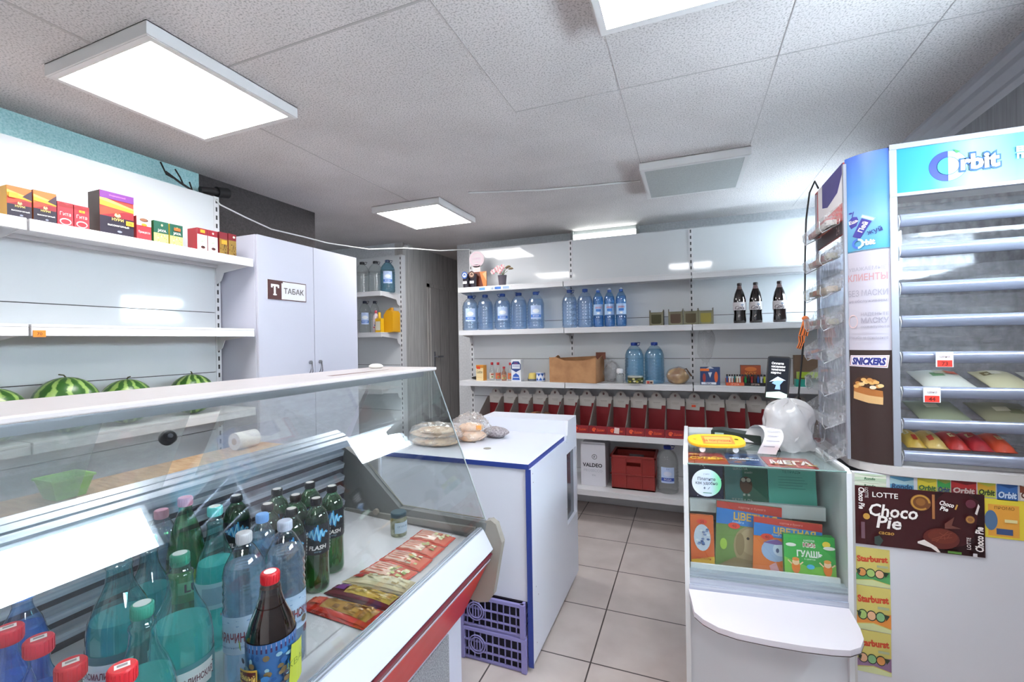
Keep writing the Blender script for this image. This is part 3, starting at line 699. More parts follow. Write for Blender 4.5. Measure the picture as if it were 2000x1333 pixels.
b = MB(); b.tube([(-1.42,2.81,2.494),(-.92,2.967,2.492),(-.28,3.07,2.494)], .006, CW, 6); tag(b.obj('white_cable'), 'white cable along the ceiling between the two far ceiling panels', 'cable')
b = MB(); b.sphere((0,0,0), .025, C('#cfcfcf', .4), 14, 10); b.box(-.02,.02,.0,.04,-.02,.03, C('#b9b9ba', .5)); tag(b.obj('motion_sensor', loc=(-2.70, 3.90, 2.44)), 'small white sensor at the wall corner above the alcove shelves', 'sensor')

# ---------------------------------------------------------------- bottles
def bottle_parts(t, prof, mat, capc, cap_r, cap_h, z_top, lab=None, face=0, handle=None, n=28, capmat=None):
    if isinstance(mat, tuple):
        sh, lq, lev = mat; b = MB(); b.lathe(prof, n, sh, cap=False); b.obj('body', t)
        zl = lev*z_top; q = [(r*.95, z+.003) for r, z in prof if z+.003 < zl]; k = len(q)
        if k < len(prof): (ra, za), (rb, zb) = prof[k-1], prof[k]; f = max(0, min(1, (zl-.003-za)/max(1e-6, zb-za))); q.append(((ra+(rb-ra)*f)*.95, zl))
        b = MB(); b.lathe(q, n, lq); b.obj('contents', t)
    else:
        b = MB(); b.lathe(prof, n, mat); b.obj('body', t)
    cm = capmat or C(capc, .35); c = MB()
    c.lathe([(cap_r*.94, z_top-cap_h), (cap_r, z_top-cap_h+.002), (cap_r, z_top-.002), (cap_r*.9, z_top)], 20, cm)
    for k in range(20):
        a = 2*PI*k/20; c.box(cap_r*.98, cap_r*1.03, -.0009, .0009, z_top-cap_h+.003, z_top-.003, cm, Matrix.Rotation(a, 4, 'Z'))
    if handle:
        hm = C(handle, .4); c.tube([(cap_r*.9, 0, z_top-cap_h-.004), (cap_r*1.7, 0, z_top-cap_h+.004), (cap_r*2.1, .006, z_top-.004), (cap_r*1.2, .008, z_top-.001)], .0035, hm, 6)
    co = c.obj('cap', t)
    if lab:
        for (z0, z1, r, a0, a1, lm, fn) in lab:
            l = MB(); A = Art(l, cylmap(r, face), du=.008, step=.0004)
            A.rect(a0*r, z0, a1*r, z1, lm)
            if fn: fn(A, r)
            lo = l.obj('label', t)
    return t
def filled(name, shell, liq, level, mix=.65, milk=.08, ior=1.33):
    return (glass(name+'_shell', shell, 2.6), liquid(name+'_contents', liq, ior, mix, 0.0, milk), level)
WATER = filled('water_blue', (.80,.91,.97), (.74,.90,.99), .84, .55, .12)
EMPTYB = filled('pale_blue', (.86,.92,.985), (.80,.90,1.0), .80, .5, .16, 1.2)
CLEARW = liquid('water_clear', (0.95, 0.97, 0.97), 1.2, .4)
def prof5(h=.33, r=.077, ribs=True):
    p = [(r*.86, 0), (r*.97, .006), (r, .02)]
    z = .03
    while ribs and z < h*.58:
        p += [(r, z), (r*.965, z+.008), (r, z+.016)]; z += .026
    p += [(r, h*.62), (r*.97, h*.70), (r*.82, h*.80), (r*.52, h*.89), (r*.32, h*.925), (r*.30, h*.975)]
    return p
def lab5(c1, c2):
    def f(A, r):
        A.rect(-.6*r, .10, .6*r, .125, C(c1)); A.ell(0, .155, .03, .018, C(c2)); A.text('ВОДА', 0, .113, .014, C('#f0f4f8')); A.text('5 л', 0, .20-.008, .011, C('#3b5da8'))
    return f
def jug(label, loc, rz, mat, cap, labelled, h=.33, r=.077, handle=True, group='large water bottles', c1='#4d7fd0', c2='#e9eef6'):
    t = thing('water_bottle', label, 'bottle', loc, rz, group)
    f = face_cam(loc[0], loc[1])-rz
    bottle_parts(t, prof5(h, r), mat, cap, .026*r/.077, .026, h, [(.085, .205, r+.0012, -.62, .62, C('#b9cdee', .4), lab5(c1, c2))] if labelled else None, f, cap if handle else None)
    return t
S2 = 1.553
for i, (x, l, lab) in enumerate(((-1.913, 1, 'large water bottle with blue label, leftmost on the second back shelf'), (-1.758, 0, 'large unlabelled water bottle, second from the left on the back shelf'),
        (-1.583, 1, 'large water bottle with blue label, third from the left on the back shelf'), (-1.422, 0, 'large unlabelled water bottle, fourth from the left on the back shelf'),
        (-1.261, 1, 'large water bottle with blue label, fifth from the left on the back shelf'), (-.953, 0, 'large unlabelled water bottle just right of the gap on the second back shelf'),
        (-.817, 0, 'large unlabelled water bottle beside the three slim bottles'))):
    jug(lab, (x, 3.79, S2), i*1.3+.4, EMPTYB, '#2d4f9e', l, .33, .076 if i < 5 else .067, group='large water bottles on the second back shelf')
def slim(label, loc):
    t = thing('water_bottle', label, 'bottle', loc, 0, 'slim blue bottles'); r = .044; h = .318
    def f(A, r): A.rect(-.5*r, .13, .5*r, .15, C('#3d7fd0')); A.text('аква', 0, .165, .018, C('#d2405a')); A.ell(0, .115, .012, .008, C('#f4f6fa'))
    bottle_parts(t, [(r*.8,0),(r*.97,.006),(r,.02),(r,.09),(r*.93,.10),(r*.96,.20),(r,.215),(r*.92,.25),(r*.6,.28),(r*.36,.294),(r*.34,h-.02)], filled('slim_blue', (.62,.82,.97), (.55,.80,.99), .82, .55, .14), '#3f6dbc', .016, .022, h-.008, [(.10, .19, r*.965, -1.2, 1.2, C('#a9c8ea', .4), f)], face_cam(loc[0], loc[1]))
    c = MB(); c.lathe([(.010, h-.008), (.010, h+.002), (.007, h+.006)], 12, C('#dfe6ee')); c.obj('spout', t)
for x, lab in ((-.703, 'slim blue water bottle, left one of three on the second back shelf'), (-.609, 'slim blue water bottle, middle one of three on the second back shelf'), (-.513, 'slim blue water bottle, right one of three on the second back shelf')): slim(lab, (x, 3.78, S2))
COLA = filled('dark_cola', (.55,.42,.40), (.12,.05,.04), .84, .6, .02)
def cola(label, loc):
    t = thing('cola_bottle', label, 'bottle', loc, 0, 'dark cola bottles'); r = .044; h = .304
    def f(A, r): A.text('Cola', 0, .118, .026, C('#3a2a34'), shear=.25, bold=.02); A.line([(-.03,.10),(-.01,.104),(.02,.10),(.035,.106)], .004, C('#5a3a4a')); A.ell(.018, .137, .01, .007, C('#8b93a8'))
    bottle_parts(t, [(r*.86,0),(r,.006),(r,.03),(r*.93,.06),(r*.91,.085),(r*.99,.105),(r,.14),(r*.97,.18),(r*.75,.225),(r*.42,.262),(r*.31,.285),(r*.31,h-.012)], COLA, '#33262a', .0155, .02, h, [(.098, .158, r*1.012, -2.4, 2.4, C('#d9d2d2', .4), f)], face_cam(loc[0], loc[1]))
for x, lab in ((.365, 'dark cola bottle, left one of three on the second back shelf'), (.473, 'dark cola bottle, middle one of three on the second back shelf'), (.628, 'dark cola bottle standing apart right of the other two')): cola(lab, (x, 3.78, S2))
jug('large blue water bottle, left of the pair on the third back shelf', (-.417, 3.80, 1.089), .5, WATER, '#1f3f94', False, .33, .077)
jug('large blue water bottle, right of the pair on the third back shelf', (-.258, 3.79, 1.089), 1.5, WATER, '#1f3f94', False, .33, .077)
jug('clear water bottle with blue cap beside the red crate', (-.165, 3.66, .263), .2, CLEARW, '#2a3f9c', True, .355, .079, c1='#3a55b0', c2='#d0d8ee')
# alcove bottles
ACL = liquid('pet_clear_grey', (.92, .95, .95), 1.15, .35)
jug('clear ribbed bottle half hidden by the tobacco cabinet in the alcove', (-3.095, 3.70, 1.956), .3, ACL, '#26282e', False, .325, .072)
jug('clear ribbed bottle, middle one on the upper alcove shelf', (-2.945, 3.72, 1.956), 1.0, ACL, '#26282e', False, .325, .074)
jug('blue-green bottle with blue label at the alcove upright', (-2.797, 3.72, 1.956), .8, liquid('pet_blue_green', (.45, .68, .78), 1.3, .5), '#1f3352', True, .325, .072)
jug('dark capped clear bottle against the cabinet edge on the lower alcove shelf', (-3.07, 3.70, 1.556), .3, ACL, '#1e2438', True, .325, .06)
jug('dark capped clear bottle beside the pink bottle on the lower alcove shelf', (-2.965, 3.72, 1.556), 1.2, ACL, '#1e2438', False, .322, .047)
t = thing('detergent_bottle', 'slim pink and white bottle on the lower alcove shelf', 'bottle', (-2.886, 3.64, 1.556))
def f(A, r):
    for k in range(6): A.ell((-.6+.25*k)*r, .05+.02*(k % 3), .008, .008, C(('#d2405a', '#7a8fd0', '#e6a0b4')[k % 3]))
bottle_parts(t, [(.03,0),(.033,.01),(.033,.13),(.026,.165),(.012,.185),(.012,.19)], C('#e7d6da', .35), '#c9505e', .012, .03, .218, [(.03, .125, .0338, -1.3, 1.3, C('#f2e6ea'), f)], face_cam(-2.886, 3.64))
t = thing('cleaner_bottle', 'yellow bottle with white label in front of the yellow canister', 'bottle', (-2.812, 3.60, 1.556))
b = MB(); b.box(-.034,.034,-.022,.022,0,.135, C('#e8b41f', .35)); b.box(-.03,.024,-.0226,-.022,.02,.105, C('#e9e2cf')); b.obj('body', t, bevel=.006); b = MB(); b.lathe([(.014,.135),(.014,.19),(.011,.195)], 14, C('#e8b41f', .35)); b.obj('cap', t)
t = thing('canister', 'large yellow canister at the right end of the lower alcove shelf', 'canister', (-2.755, 3.72, 1.556))
b = MB(); b.prism([(-.055,0),(.055,0),(.055,.19),(.035,.215),(-.02,.215),(-.055,.17)], 'y', -.06, .06, C('#e0a418', .35)); b.obj('body', t, bevel=.01)
b = MB(); b.lathe([(.018,.21),(.018,.245)], 14, C('#c98d10', .4), (.0,0,0)); b.tube([(-.05,0,.17),(-.06,0,.215),(-.02,0,.235)], .008, C('#e0a418', .35)); b.obj('handle', t)

# ---------------------------------------------------------------- top shelf: display stand and plant pot
S1 = 1.949
t = thing('promo_display', 'cardboard coffee display with round top and blue and brown cups', 'display stand', (-1.83, 3.78, S1))
b = MB(); b.box(-.09, .10, -.012, .0, 0, .15, C('#6b3526')); b.lathe([(.078, -.006), (.078, .004)], 32, C('#b9adb2'), M=Matrix.Translation((.0, -.004, .27)) @ Matrix.Rotation(PI/2, 4, 'X'))
b.box(-.035, .035, -.008, -.002, .14, .22, C('#c9b9b8'))
A = Art(b, fy(-.010)); A.ring(0, .27, .058, .066, C('#c9a9b4')); A.text('COFFEE', 0, .275, .018, C('#b78fa8'), maxw=.09); A.text('фреш', 0, .245, .014, C('#c79db0')); A.text('кофе 2в1', 0, .185, .016, C('#f3ecec'), maxw=.07)
A = Art(b, fy(-.012)); A.poly([(.03, .15), (.10, .15), (.10, .02), (.07, .0)], C('#d8763a')); A.poly([(.06, .13), (.10, .15), (.10, .06)], C('#e9a070'))
b.obj('board', t)
for (x, cc, c2) in ((-.085, '#34508f', '#dfe6f2'), (-.012, '#3f211d', '#caa68c')):
    b = MB(); b.lathe([(.030, 0), (.036, .12), (.038, .125)], 20, C('#2a2530'), (x, -.055, 0)); A = Art(b, fy(-.094, x)); A.ell(0, .115, .03, .034, C(cc)); A.ring(0, .115, .014, .02, C(c2)); A.text('e', 0, .112, .018, C(c2)); A.rect(-.02, .035, .022, .058, C('#e6e0e2')); A.text('3в1', .0, .046, .012, C('#6a3a3a')); b.obj('cup', t)
t = thing('flower_pot', 'dark grey pot with a small pale pink orchid on the top back shelf', 'potted plant', (-1.572, 3.77, S1))
b = MB(); b.lathe([(.031, 0), (.041, .096), (.043, .10), (.039, .10), (.036, .085)], 24, C('#57505a', .5)); b.obj('pot', t)
b = MB(); b.lathe([(.037, .088), (.01, .092)], 16, C('#3b2d26', .9)); b.obj('soil', t)
rnd = random.Random(4); b = MB(); gs = C('#6a7a4a', .6); tips = []
for k in range(7):
    a = k*.9; e = (-.06+.035*k*.6, -.02+.02*math.sin(a), .13+.018*(k % 3)); tips.append(e); b.tube([(0, 0, .09), (e[0]*.5, e[1]*.5, .12), e], .0022, gs, 5)
b.tube([(0, 0, .09), (.03, -.01, .14), (.055, -.01, .17), (.085, 0, .15)], .0025, C('#6b4a3a'), 5); b.obj('stem', t)
b = MB()
for e in tips[:6]:
    for q in range(6):
        a = q*1.05; M = Matrix.Translation((e[0]+.014*math.cos(a)-.02, e[1]-.01, e[2]+.014*math.sin(a)+.004)); b.sphere(M.translation, .011, C(('#e9c6c8', '#efd9d6', '#d98f98')[q % 3], .6), 8, 6, (1, .5, .9))
b.obj('blossom', t)
b = MB()
for k, (x, z, a) in enumerate(((.06, .175, .5), (.085, .155, -.6), (.045, .165, 1.2))): b.sphere((x, 0, z), .022, C('#7d6448', .6), 10, 6, (1.2*abs(math.cos(a))+.2, .5, .35)); b.sphere((x+.005, -.004, z+.006), .014, C('#8c7d50', .6), 8, 6, (1.1, .6, .4))
b.obj('leaf', t)

# ---------------------------------------------------------------- second shelf: four open display cartons
OLV = C('#77725a', .6); OLD = C('#4c4a30', .7)
def open_carton(label, x, c_in):
    b = MB(); w = .052
    b.box(-w, w, -.06, .06, 0, .004, OLV); b.box(-w, w, .056, .06, 0, .11, OLV)
    for s in (-1, 1): b.prism([(-.06, 0), (.06, 0), (.06, .13), (-.035, .105), (-.06, .125)], 'x', s*w-.0015, s*w+.0015, C('#3f3d33', .6))
    b.prism([(-w, 0), (w, 0), (w, .118), (w*.75, .095), (-w*.75, .095), (-w, .118)], 'y', -.062, -.06, OLV)
    A = Art(b, fy(-.062)); A.poly([(-w*.72, .02), (-w*.5, .012), (w*.5, .012), (w*.72, .02), (w*.72, .085), (-w*.72, .085)], C(c_in, .7)); A.rect(-w*.6, .004, w*.6, .009, C('#8c8a6a'))
    b.obj('x') if False else None
    tag(b.obj('display_carton', loc=(x, 3.77, S2)), label, 'carton', 'open display cartons on the second back shelf')
open_carton('open olive display carton, leftmost of four on the second back shelf', -.233, '#3f3d22'); open_carton('open olive display carton, second of four from the left', -.09, '#4f3b2c'); open_carton('open olive display carton, third of four from the left', .02, '#4d4028'); open_carton('open olive display carton with yellow packet inside, rightmost of four', .127, '#8f8234')

# ---------------------------------------------------------------- third shelf
S3 = 1.089
def a(A, w, h):
    A.rect(-w/2, h*.82, w/2, h, C('#c9822c')); A.rect(-w*.4, h*.75, w*.1, h*.92, C('#d94a2a')); A.text('Latte', 0, h*.58, h*.2, C('#4a382c'), shear=.2, maxw=w*.75); A.rect(-w*.35, h*.2, w*.3, h*.22, C('#e8b86a'))
box_thing('coffee_box', 'orange and cream latte box at the left end of the third back shelf', 'coffee box', (-1.785, 3.74, S3), -.25, (.085, .05, .142), C('#d8943c'), C('#f0d9a8'), a)
def oil(label, x, h, red):
    t = thing('sauce_bottle', label, 'bottle', (x, 3.76, S3), 0, 'small bottles beside the latte box'); r = .024
    bottle_parts(t, [(r*.9,0),(r,.006),(r,h*.45),(r*.9,h*.55),(r*.5,h*.68),(r*.42,h*.84)], CLEARW if red != 2 else liquid('pink_sauce', (.85,.6,.5), 1.3, .5), '#b8343c', r*.5, h*.14, h*.98, [(h*.1, h*.42, r+.0006, -1.3, 1.3, C(('#d6cfc2', '#c86a44', '#c8a078')[red], .5), lambda A, r: (A.rect(-.5*r, h*.30, .5*r, h*.37, C('#a8503c')), A.ell(0, h*.2, .009, .007, C('#7a8a4a'))))], face_cam(x, 3.76), n=16)
oil('tall clear sauce bottle right beside the latte box', -1.685, .17, 0); oil('tall clear sauce bottle, second from the latte box', -1.625, .17, 1); oil('short pink sauce bottle between taller ones', -1.567, .13, 2); oil('tall clear sauce bottle touching the blue and white carton', -1.504, .168, 1)
def a(A, w, h):
    bl = C('#27407e'); A.poly([(-w/2, h*.55), (0, h*.42), (w/2, h*.55), (w/2, h*.78), (w*.3, h*.92), (-w*.3, h*.92), (-w/2, h*.78)], bl); A.poly([(-w*.42, h*.58), (w*.42, h*.58), (w*.42, h*.78), (-w*.42, h*.78)], C('#dfe4ee'))
    A.text('МОЛОКО', 0, h*.7, h*.07, C('#2d4a9a'), maxw=w*.7); A.text('Село', 0, h*.84, h*.06, C('#d8506a'), maxw=w*.5); A.poly([(-w*.4, h*.06), (w*.4, h*.06), (w*.3, h*.28), (0, h*.38), (-w*.3, h*.28)], C('#3a62b8')); A.rect(-w*.3, h*.16, w*.3, h*.2, C('#dfe6f2'))
box_thing('milk_carton', 'tall white and blue milk carton on the third back shelf', 'carton', (-1.427, 3.74, S3), -.1, (.094, .06, .193), C('#e3e6ec'), C('#eceef2'), a)
b = MB(); b.lathe([(.04, 0), (.042, .02), (.036, .06), (.025, .07)], 18, C('#d9c26a', .5)); b.lathe([(.043, .0), (.045, .018)], 18, C('#6a6f78'))
tag(b.obj('yellow_tub', loc=(-1.305, 3.80, S3)), 'small yellow tub behind the blue and white can', 'tub')
t = thing('milk_can', 'blue and white condensed milk can left of the cardboard box', 'can', (-1.215, 3.75, S3))
b = MB(); b.lathe([(.037, 0), (.0375, .002), (.037, .004), (.037, .076), (.0375, .078), (.036, .080)], 24, C('#b9bdc6', .3, .8)); b.obj('body', t)
b = MB(); A = Art(b, cylmap(.0372, face_cam(-1.215, 3.75)), du=.006); A.rect(-.11, .004, .11, .076, C('#e9ecf2')); bl = C('#2b5fb0')
for k in range(-3, 4): A.poly([(k*.032-.016, .01), (k*.032, .038), (k*.032+.016, .01)], bl); A.poly([(k*.032, .072), (k*.032+.016, .044), (k*.032+.032, .072)], bl)
A.text('СГУЩЕНКА', 0, .064, .008, C('#2b4f9a'), maxw=.05); b.obj('label', t)
b = MB(); b.sphere((0,0,.014), .06, C('#2a2624', .7), 14, 8, (1.1, .7, .25)); tag(b.obj('black_bag', loc=(-1.87, 3.84, S3)), 'flat black bag at the left end of the third back shelf', 'bag')
# cardboard tray box
CARD = noise_mat('cardboard', '#a3744e', '#b98a60', 9, 0.8, 0.1); CARD2 = C('#8e6542', .8)
t = thing('cardboard_box', 'open brown cardboard fruit box on the third back shelf', 'box', (-.90, 3.80, S3), -.12)
b = MB(); w_, d_ = .205, .115
b.box(-w_, w_, -d_, d_, 0, .006, CARD2)
b.prism([(-w_,0),(w_,0),(w_,.215),(w_-.03,.205),(w_-.10,.185),(-w_+.14,.185),(-w_+.06,.215),(-w_,.212)], 'y', -d_-.004, -d_, CARD)
b.prism([(-w_,0),(w_,0),(w_,.22),(-w_,.2)], 'y', d_, d_+.004, CARD)
for s in (-1, 1): b.prism([(-d_,0),(d_,0),(d_,.21),(d_-.04,.225),(-d_+.05,.19),(-d_,.215)], 'x', s*w_-.003, s*w_+.003, CARD)
b.obj('body', t)
b = MB(); b.box(w_-.055, w_+.03, d_-.05, d_-.046, .19, .25, C('#7a4a3c', .8)); b.obj('flap', t)
def lump(name, label, cat, loc, r, sc, mat, seed=1, amp=.18, parent=None, n=26, m=16, rz=0, cr=0):
    rnd = random.Random(seed); ph = [(rnd.uniform(1, 5), rnd.uniform(1, 5), rnd.uniform(0, 6), rnd.uniform(.3, 1)) for _ in range(9)]
    b = MB(); v = []
    for j in range(m+1):
        th = PI*j/m
        for i in range(n):
            p = 2*PI*i/n; d = 1+amp*sum(q[3]*math.sin(round(q[0])*p+q[2])*math.sin(q[1]*th+q[2]) for q in ph)/3
            if cr: d += cr*(abs(math.sin(3*p+2*th+ph[0][2]))-abs(math.sin(5*p-4*th+ph[1][2]))+.7*abs(math.sin(9*p+6*th+ph[2][2]))-.6*abs(math.sin(7*p+9*th+ph[3][2])))
            x = r*d*math.sin(th)*math.cos(p)*sc[0]; y = r*d*math.sin(th)*math.sin(p)*sc[1]; z = max(-r*sc[2]*.9, -r*d*math.cos(th)*sc[2])
            v.append((x, y, z+r*sc[2]*.9))
    f = [(j*n+i, j*n+(i+1) % n, (j+1)*n+(i+1) % n, (j+1)*n+i) for j in range(m) for i in range(n)]
    b.add(v, f, mat, True)
    o = b.obj(name, parent, loc, rz)
    if label: tag(o, label, cat)
    return o
lump('plastic_bag', 'crumpled clear plastic bag behind the right end of the cardboard box', 'bag', (-.61, 3.86, S3), .075, (.9, .6, 1.2), FILM, 3, .3)
t = thing('spray_jar', 'small clear jar with white lid beside the blue water bottles', 'jar', (-.528, 3.74, S3))
b = MB(); b.lathe([(.03, 0), (.033, .01), (.033, .07), (.022, .085)], 18, CLEARW); b.obj('body', t); b = MB(); b.lathe([(.022, .08), (.026, .085), (.026, .11), (.02, .118)], 18, C('#e6e6ea')); b.obj('lid', t)
t = thing('pate_tin', 'flat green and yellow tin in front of the blue water bottles', 'tin', (-.40, 3.70, S3))
b = MB(); b.lathe([(.06, 0), (.061, .003), (.06, .006), (.06, .058), (.061, .061), (.058, .063)], 28, C('#d5d3c8', .35, .6)); b.obj('body', t)
b = MB(); A = Art(b, cylmap(.0604, face_cam(-.4, 3.70)), du=.008); A.rect(-.15, .006, .15, .052, C('#3f4430')); rnd = random.Random(2)
for k in range(16): A.ell(rnd.uniform(-.09, .09), rnd.uniform(.014, .045), .011, .007, C(rnd.choice(['#b4a83c', '#d8d38a', '#6f7a3a', '#e6e2c0'])), 9)
b.obj('label', t)
b = MB(); b.box(-.028,.028,-.015,.015,0,.028, C('#c9b8a8')); A = Art(b, fy(-.015)); A.rect(-.02,.004,.0,.024, C('#b8443a')); A.rect(.004,.006,.022,.022, C('#5a3a34')); tag(b.obj('small_packet', loc=(-.29, 3.69, S3)), 'tiny red and white packet in front of the right blue bottle', 'packet')
o = lump('bread_bag', 'brown bread loaf in a clear bag on the third back shelf', 'bread', (-.08, 3.76, S3), .075, (1.1, .7, .85), noise_mat('bread_crust', '#8a5f34', '#c9a468', 14, 0.5, 0.2), 5, .12)
lump('wrapper', None, None, (0, 0, 0), .08, (1.12, .72, .86), FILM, 5, .14, o)
b = MB(); b.tube([(.03,.0,.10),(.06,0,.12),(.10,0,.06)], .006, C('#5a3a24')); b.obj('bag_clip', o)
def a(A, w, h):
    A.rect(-w*.5, h*.78, -w*.05, h*.92, C('#e8762c')); A.poly([(-w*.2, h*.92), (0, h*1.05), (w*.2, h*.92)], C('#dde2ea')); A.ell(w*.3, h*.45, w*.09, h*.3, C('#d8602c')); A.ell(-w*.3, h*.4, w*.08, h*.25, C('#a83a34')); A.poly([(-w*.1,h*.7),(w*.1,h*.72),(0,h*.4)], C('#d0d6e2'))
    A.rect(-w*.45, h*.03, w*.3, h*.15, C('#e9edf4')); A.text('TECH', -w*.1, h*.09, h*.09, C('#26365e'), bold=.03)
box_thing('battery_box', 'blue battery display box on the third back shelf', 'box', (.15, 3.74, S3), 0, (.138, .05, .135), C('#2a3a62'), C('#2f4474'), a)
def lighters(name, label, x, n, cols, tray, wdt):
    t = thing(name, label, 'lighter tray', (x, 3.73, S3), 0); b = MB(); b.box(-wdt/2, wdt/2, -.035, .035, 0, .022, C(tray)); b.box(-wdt/2, wdt/2, .03, .035, 0, .05, C(tray)); A = Art(b, fy(-.035)); A.text('ОГОНЬ', 0, .011, .012, C('#f0d8c8'), maxw=wdt*.7); b.obj('tray', t)
    for i in range(n):
        c = cols[i % len(cols)]; l = MB(); xx = -wdt/2+(i+.5)*wdt/n; l.cbox((xx, -.01, .046), (wdt/n*.62, .012, .05), C(c, .25)); l.cbox((xx, -.01, .075), (wdt/n*.66, .013, .014), C('#2a2a2e', .4)); l.obj('lighter', t)
lighters('lighter_tray', 'orange tray of upright lighters right of the battery box', .318, 7, ['#2f5a9a', '#e6e8ea', '#d8e0e2', '#2a7a7a', '#dfe6c8', '#e9e4e0', '#b9483a'], '#c9542c', .12)
lighters('lighter_tray', 'black tray of coloured lighters beside the payment terminal', .452, 7, ['#1f7a3a', '#2a2a2c', '#8a2a2a', '#4a3a34', '#2f4f8a', '#c8cdd4', '#b9c23a'], '#1c1b1e', .145)
def a(A, w, h):
    A.rect(-w/2, 0, w/2, h*.5, C('#7a2f2c')); A.text('КОТ', 0, h*.55, h*.2, C('#e8a04a'), maxw=w*.6); A.ell(0, h*.8, w*.3, h*.12, C('#d8783a'))
box_thing('matches_box', 'brown and orange box behind the black lighter tray', 'box', (.435, 3.83, S3), 0, (.135, .05, .145), C('#5a2a26'), C('#a8502e'), a)
b = MB(); b.box(-.09,.09,-.03,.03,0,.052, C('#2f9a8a', .4)); tag(b.obj('teal_box', loc=(.80, 3.74, S3)), 'teal box under the lime green packet beside the rack', 'box')
b = MB(); b.box(-.075,.08,-.03,.03,0,.05, C('#a4bf35', .4)); b.sphere((-.01,-.03,.02), .014, C('#2c3a1c'), 10, 6, (1.2,.2,1)); b.box(-.06,.06,-.032,-.03,.002,.01, C('#3a4a20')); tag(b.obj('green_packet', loc=(.80, 3.74, S3+.053)), 'lime green packet lying on the teal box', 'packet')
b = MB(); b.box(-.075,.075,-.02,.02,0,.22, C('#7a6250', .7)); tag(b.obj('brown_box', loc=(.80, 3.86, S3)), 'tall brown carton behind the lime green packet', 'box')
b = MB()
def fnb(u, v):
    a = u*PI; rr = .055*(.35+.65*math.sin(PI*min(1, v*1.15+.05))**.5); k = 1+.12*math.sin(9*u+7*v)
    return (rr*k*math.cos(a)*1.2, -.01-rr*k*.6*math.sin(a), -.26*v+.012*math.sin(14*u+5*v))
b.grid(fnb, 22, 16, FILM); tag(b.obj('hanging_bags', loc=(.13, 3.94, 1.50)), 'bundle of clear plastic bags hanging on the back panel above the battery box', 'plastic bags')

# ---------------------------------------------------------------- red snack bins
RB = C('#8e1c24', .45); RBD = C('#7a1820', .45); GRB = C('#8d8680', .6); TABW = C('#cfcac5', .55); ORP = C('#ee5a2c', .5)
def snack_bin():
    t = thing('snack_bin', '', 'snack bin', (0, 0, 0), 0, 'red snack bins in a row on the lower back shelf'); w = .0705
    b = MB(); b.box(-w, w, -.16, .16, 0, .003, RBD); b.box(-w, w, .150, .154, 0, .20, RB); b.box(-w, w, -.164, -.160, 0, .062, RB)
    A = Art(b, fy(-.164)); A.ring(-.03, .032, .009, .016, ORP, 0, 5.2); A.ell(-.03, .03, .007, .009, ORP); A.text('Яшкино', .022, .034, .016, ORP, shear=.25, maxw=.062); A.line([(-.01,.022),(.05,.026)], .003, ORP)
    b.obj('tray', t)
    for s in (-1, 1):
        d = MB(); d.prism([(-.16, 0), (.15, 0), (.15, .235), (.10, .235), (-.10, .10), (-.16, .062)], 'x', s*w-.0016 if s > 0 else -w, w if s > 0 else -w+.0016, GRB); d.obj('divider', t)
    k = MB(); pts = [(-w+.003, .175), (w*.45, .170), (w*.5, .200), (w-.003, .20), (w-.003, .262)]
    pts += [(.043*math.cos(a*PI/12)-.004, .262+.046*math.sin(a*PI/12)) for a in range(0, 13)] + [(-w+.003, .262)]
    k.prism(pts, 'y', .140, .144, TABW); A = Art(k, fy(.140)); A.ell(-.004, .283, .009, .011, C('#6e4f4c')); A.rect(-.03, .222, .025, .226, C('#a89f9a')); A.rect(-.025, .212, .02, .215, C('#b5aca6')); A.ring(-.004, .27, .036, .039, C('#b7afa9'), 0, PI)
    k.obj('back_tab', t)
    return t
names = ['first', 'second', 'third', 'fourth', 'fifth', 'sixth', 'seventh', 'eighth', 'ninth', 'tenth', 'eleventh', 'twelfth', 'thirteenth', 'fourteenth', 'fifteenth', 'sixteenth', 'seventeenth', 'eighteenth']
bin0 = snack_bin()
for i in range(18):
    x = -1.683+i*.1437
    lab = 'empty red snack bin, %s from the left in the row' % names[i]
    if i == 3: lab = 'red snack bin holding brown cookies, fourth from the left in the row'
    if i == 8: lab = 'red snack bin with white price paper on its front, ninth from the left'
    if i == 12: lab = 'red snack bin with an orange tag on its back tab'
    if i == 0: bin0.location = (x, 3.70, .701); bin0['label'] = lab; o = bin0
    else: o = again(bin0, lab, (x, 3.70, .701))
    if i == 8:
        q = MB(); q.cbox((.0, -.1665, .035), (.038, .002, .045), C('#e9d3cd'), Matrix.Rotation(.1, 4, 'Y')); q.obj('price_paper', o)
    if i == 12:
        q = MB(); q.cbox((-.01, .1385, .205), (.03, .002, .018), C('#e8502c')); q.obj('price_tag', o)
    if i == 6:
        tag((lambda b: (b.sphere((0,0,.016), .04, C('#9c8458', .7), 12, 6, (1.1, .9, .4)), b.obj('cookie_heap', loc=(x-.01, 3.64, .705)))[1])(MB()), 'small heap of biscuits at the bottom of the seventh red snack bin', 'biscuits')
b = MB(); rnd = random.Random(9)
for k in range(9): b.sphere((-.04+.02*k*.9, rnd.uniform(-.02,.02), .10+rnd.uniform(-.006,.01)), .026, C(rnd.choice(['#6b4324', '#7d5230', '#5a3820']), .7), 10, 6, (1, .9, .6))
b.box(-.06, .075, -.04, .05, .0, .085, C('#d6c8b4', .6)); tag(b.obj('cookie_pack', loc=(-1.683+3*.1437+.01, 3.72, .705)), 'brown cookies heaped on a pale pack in the fourth red bin', 'cookies')

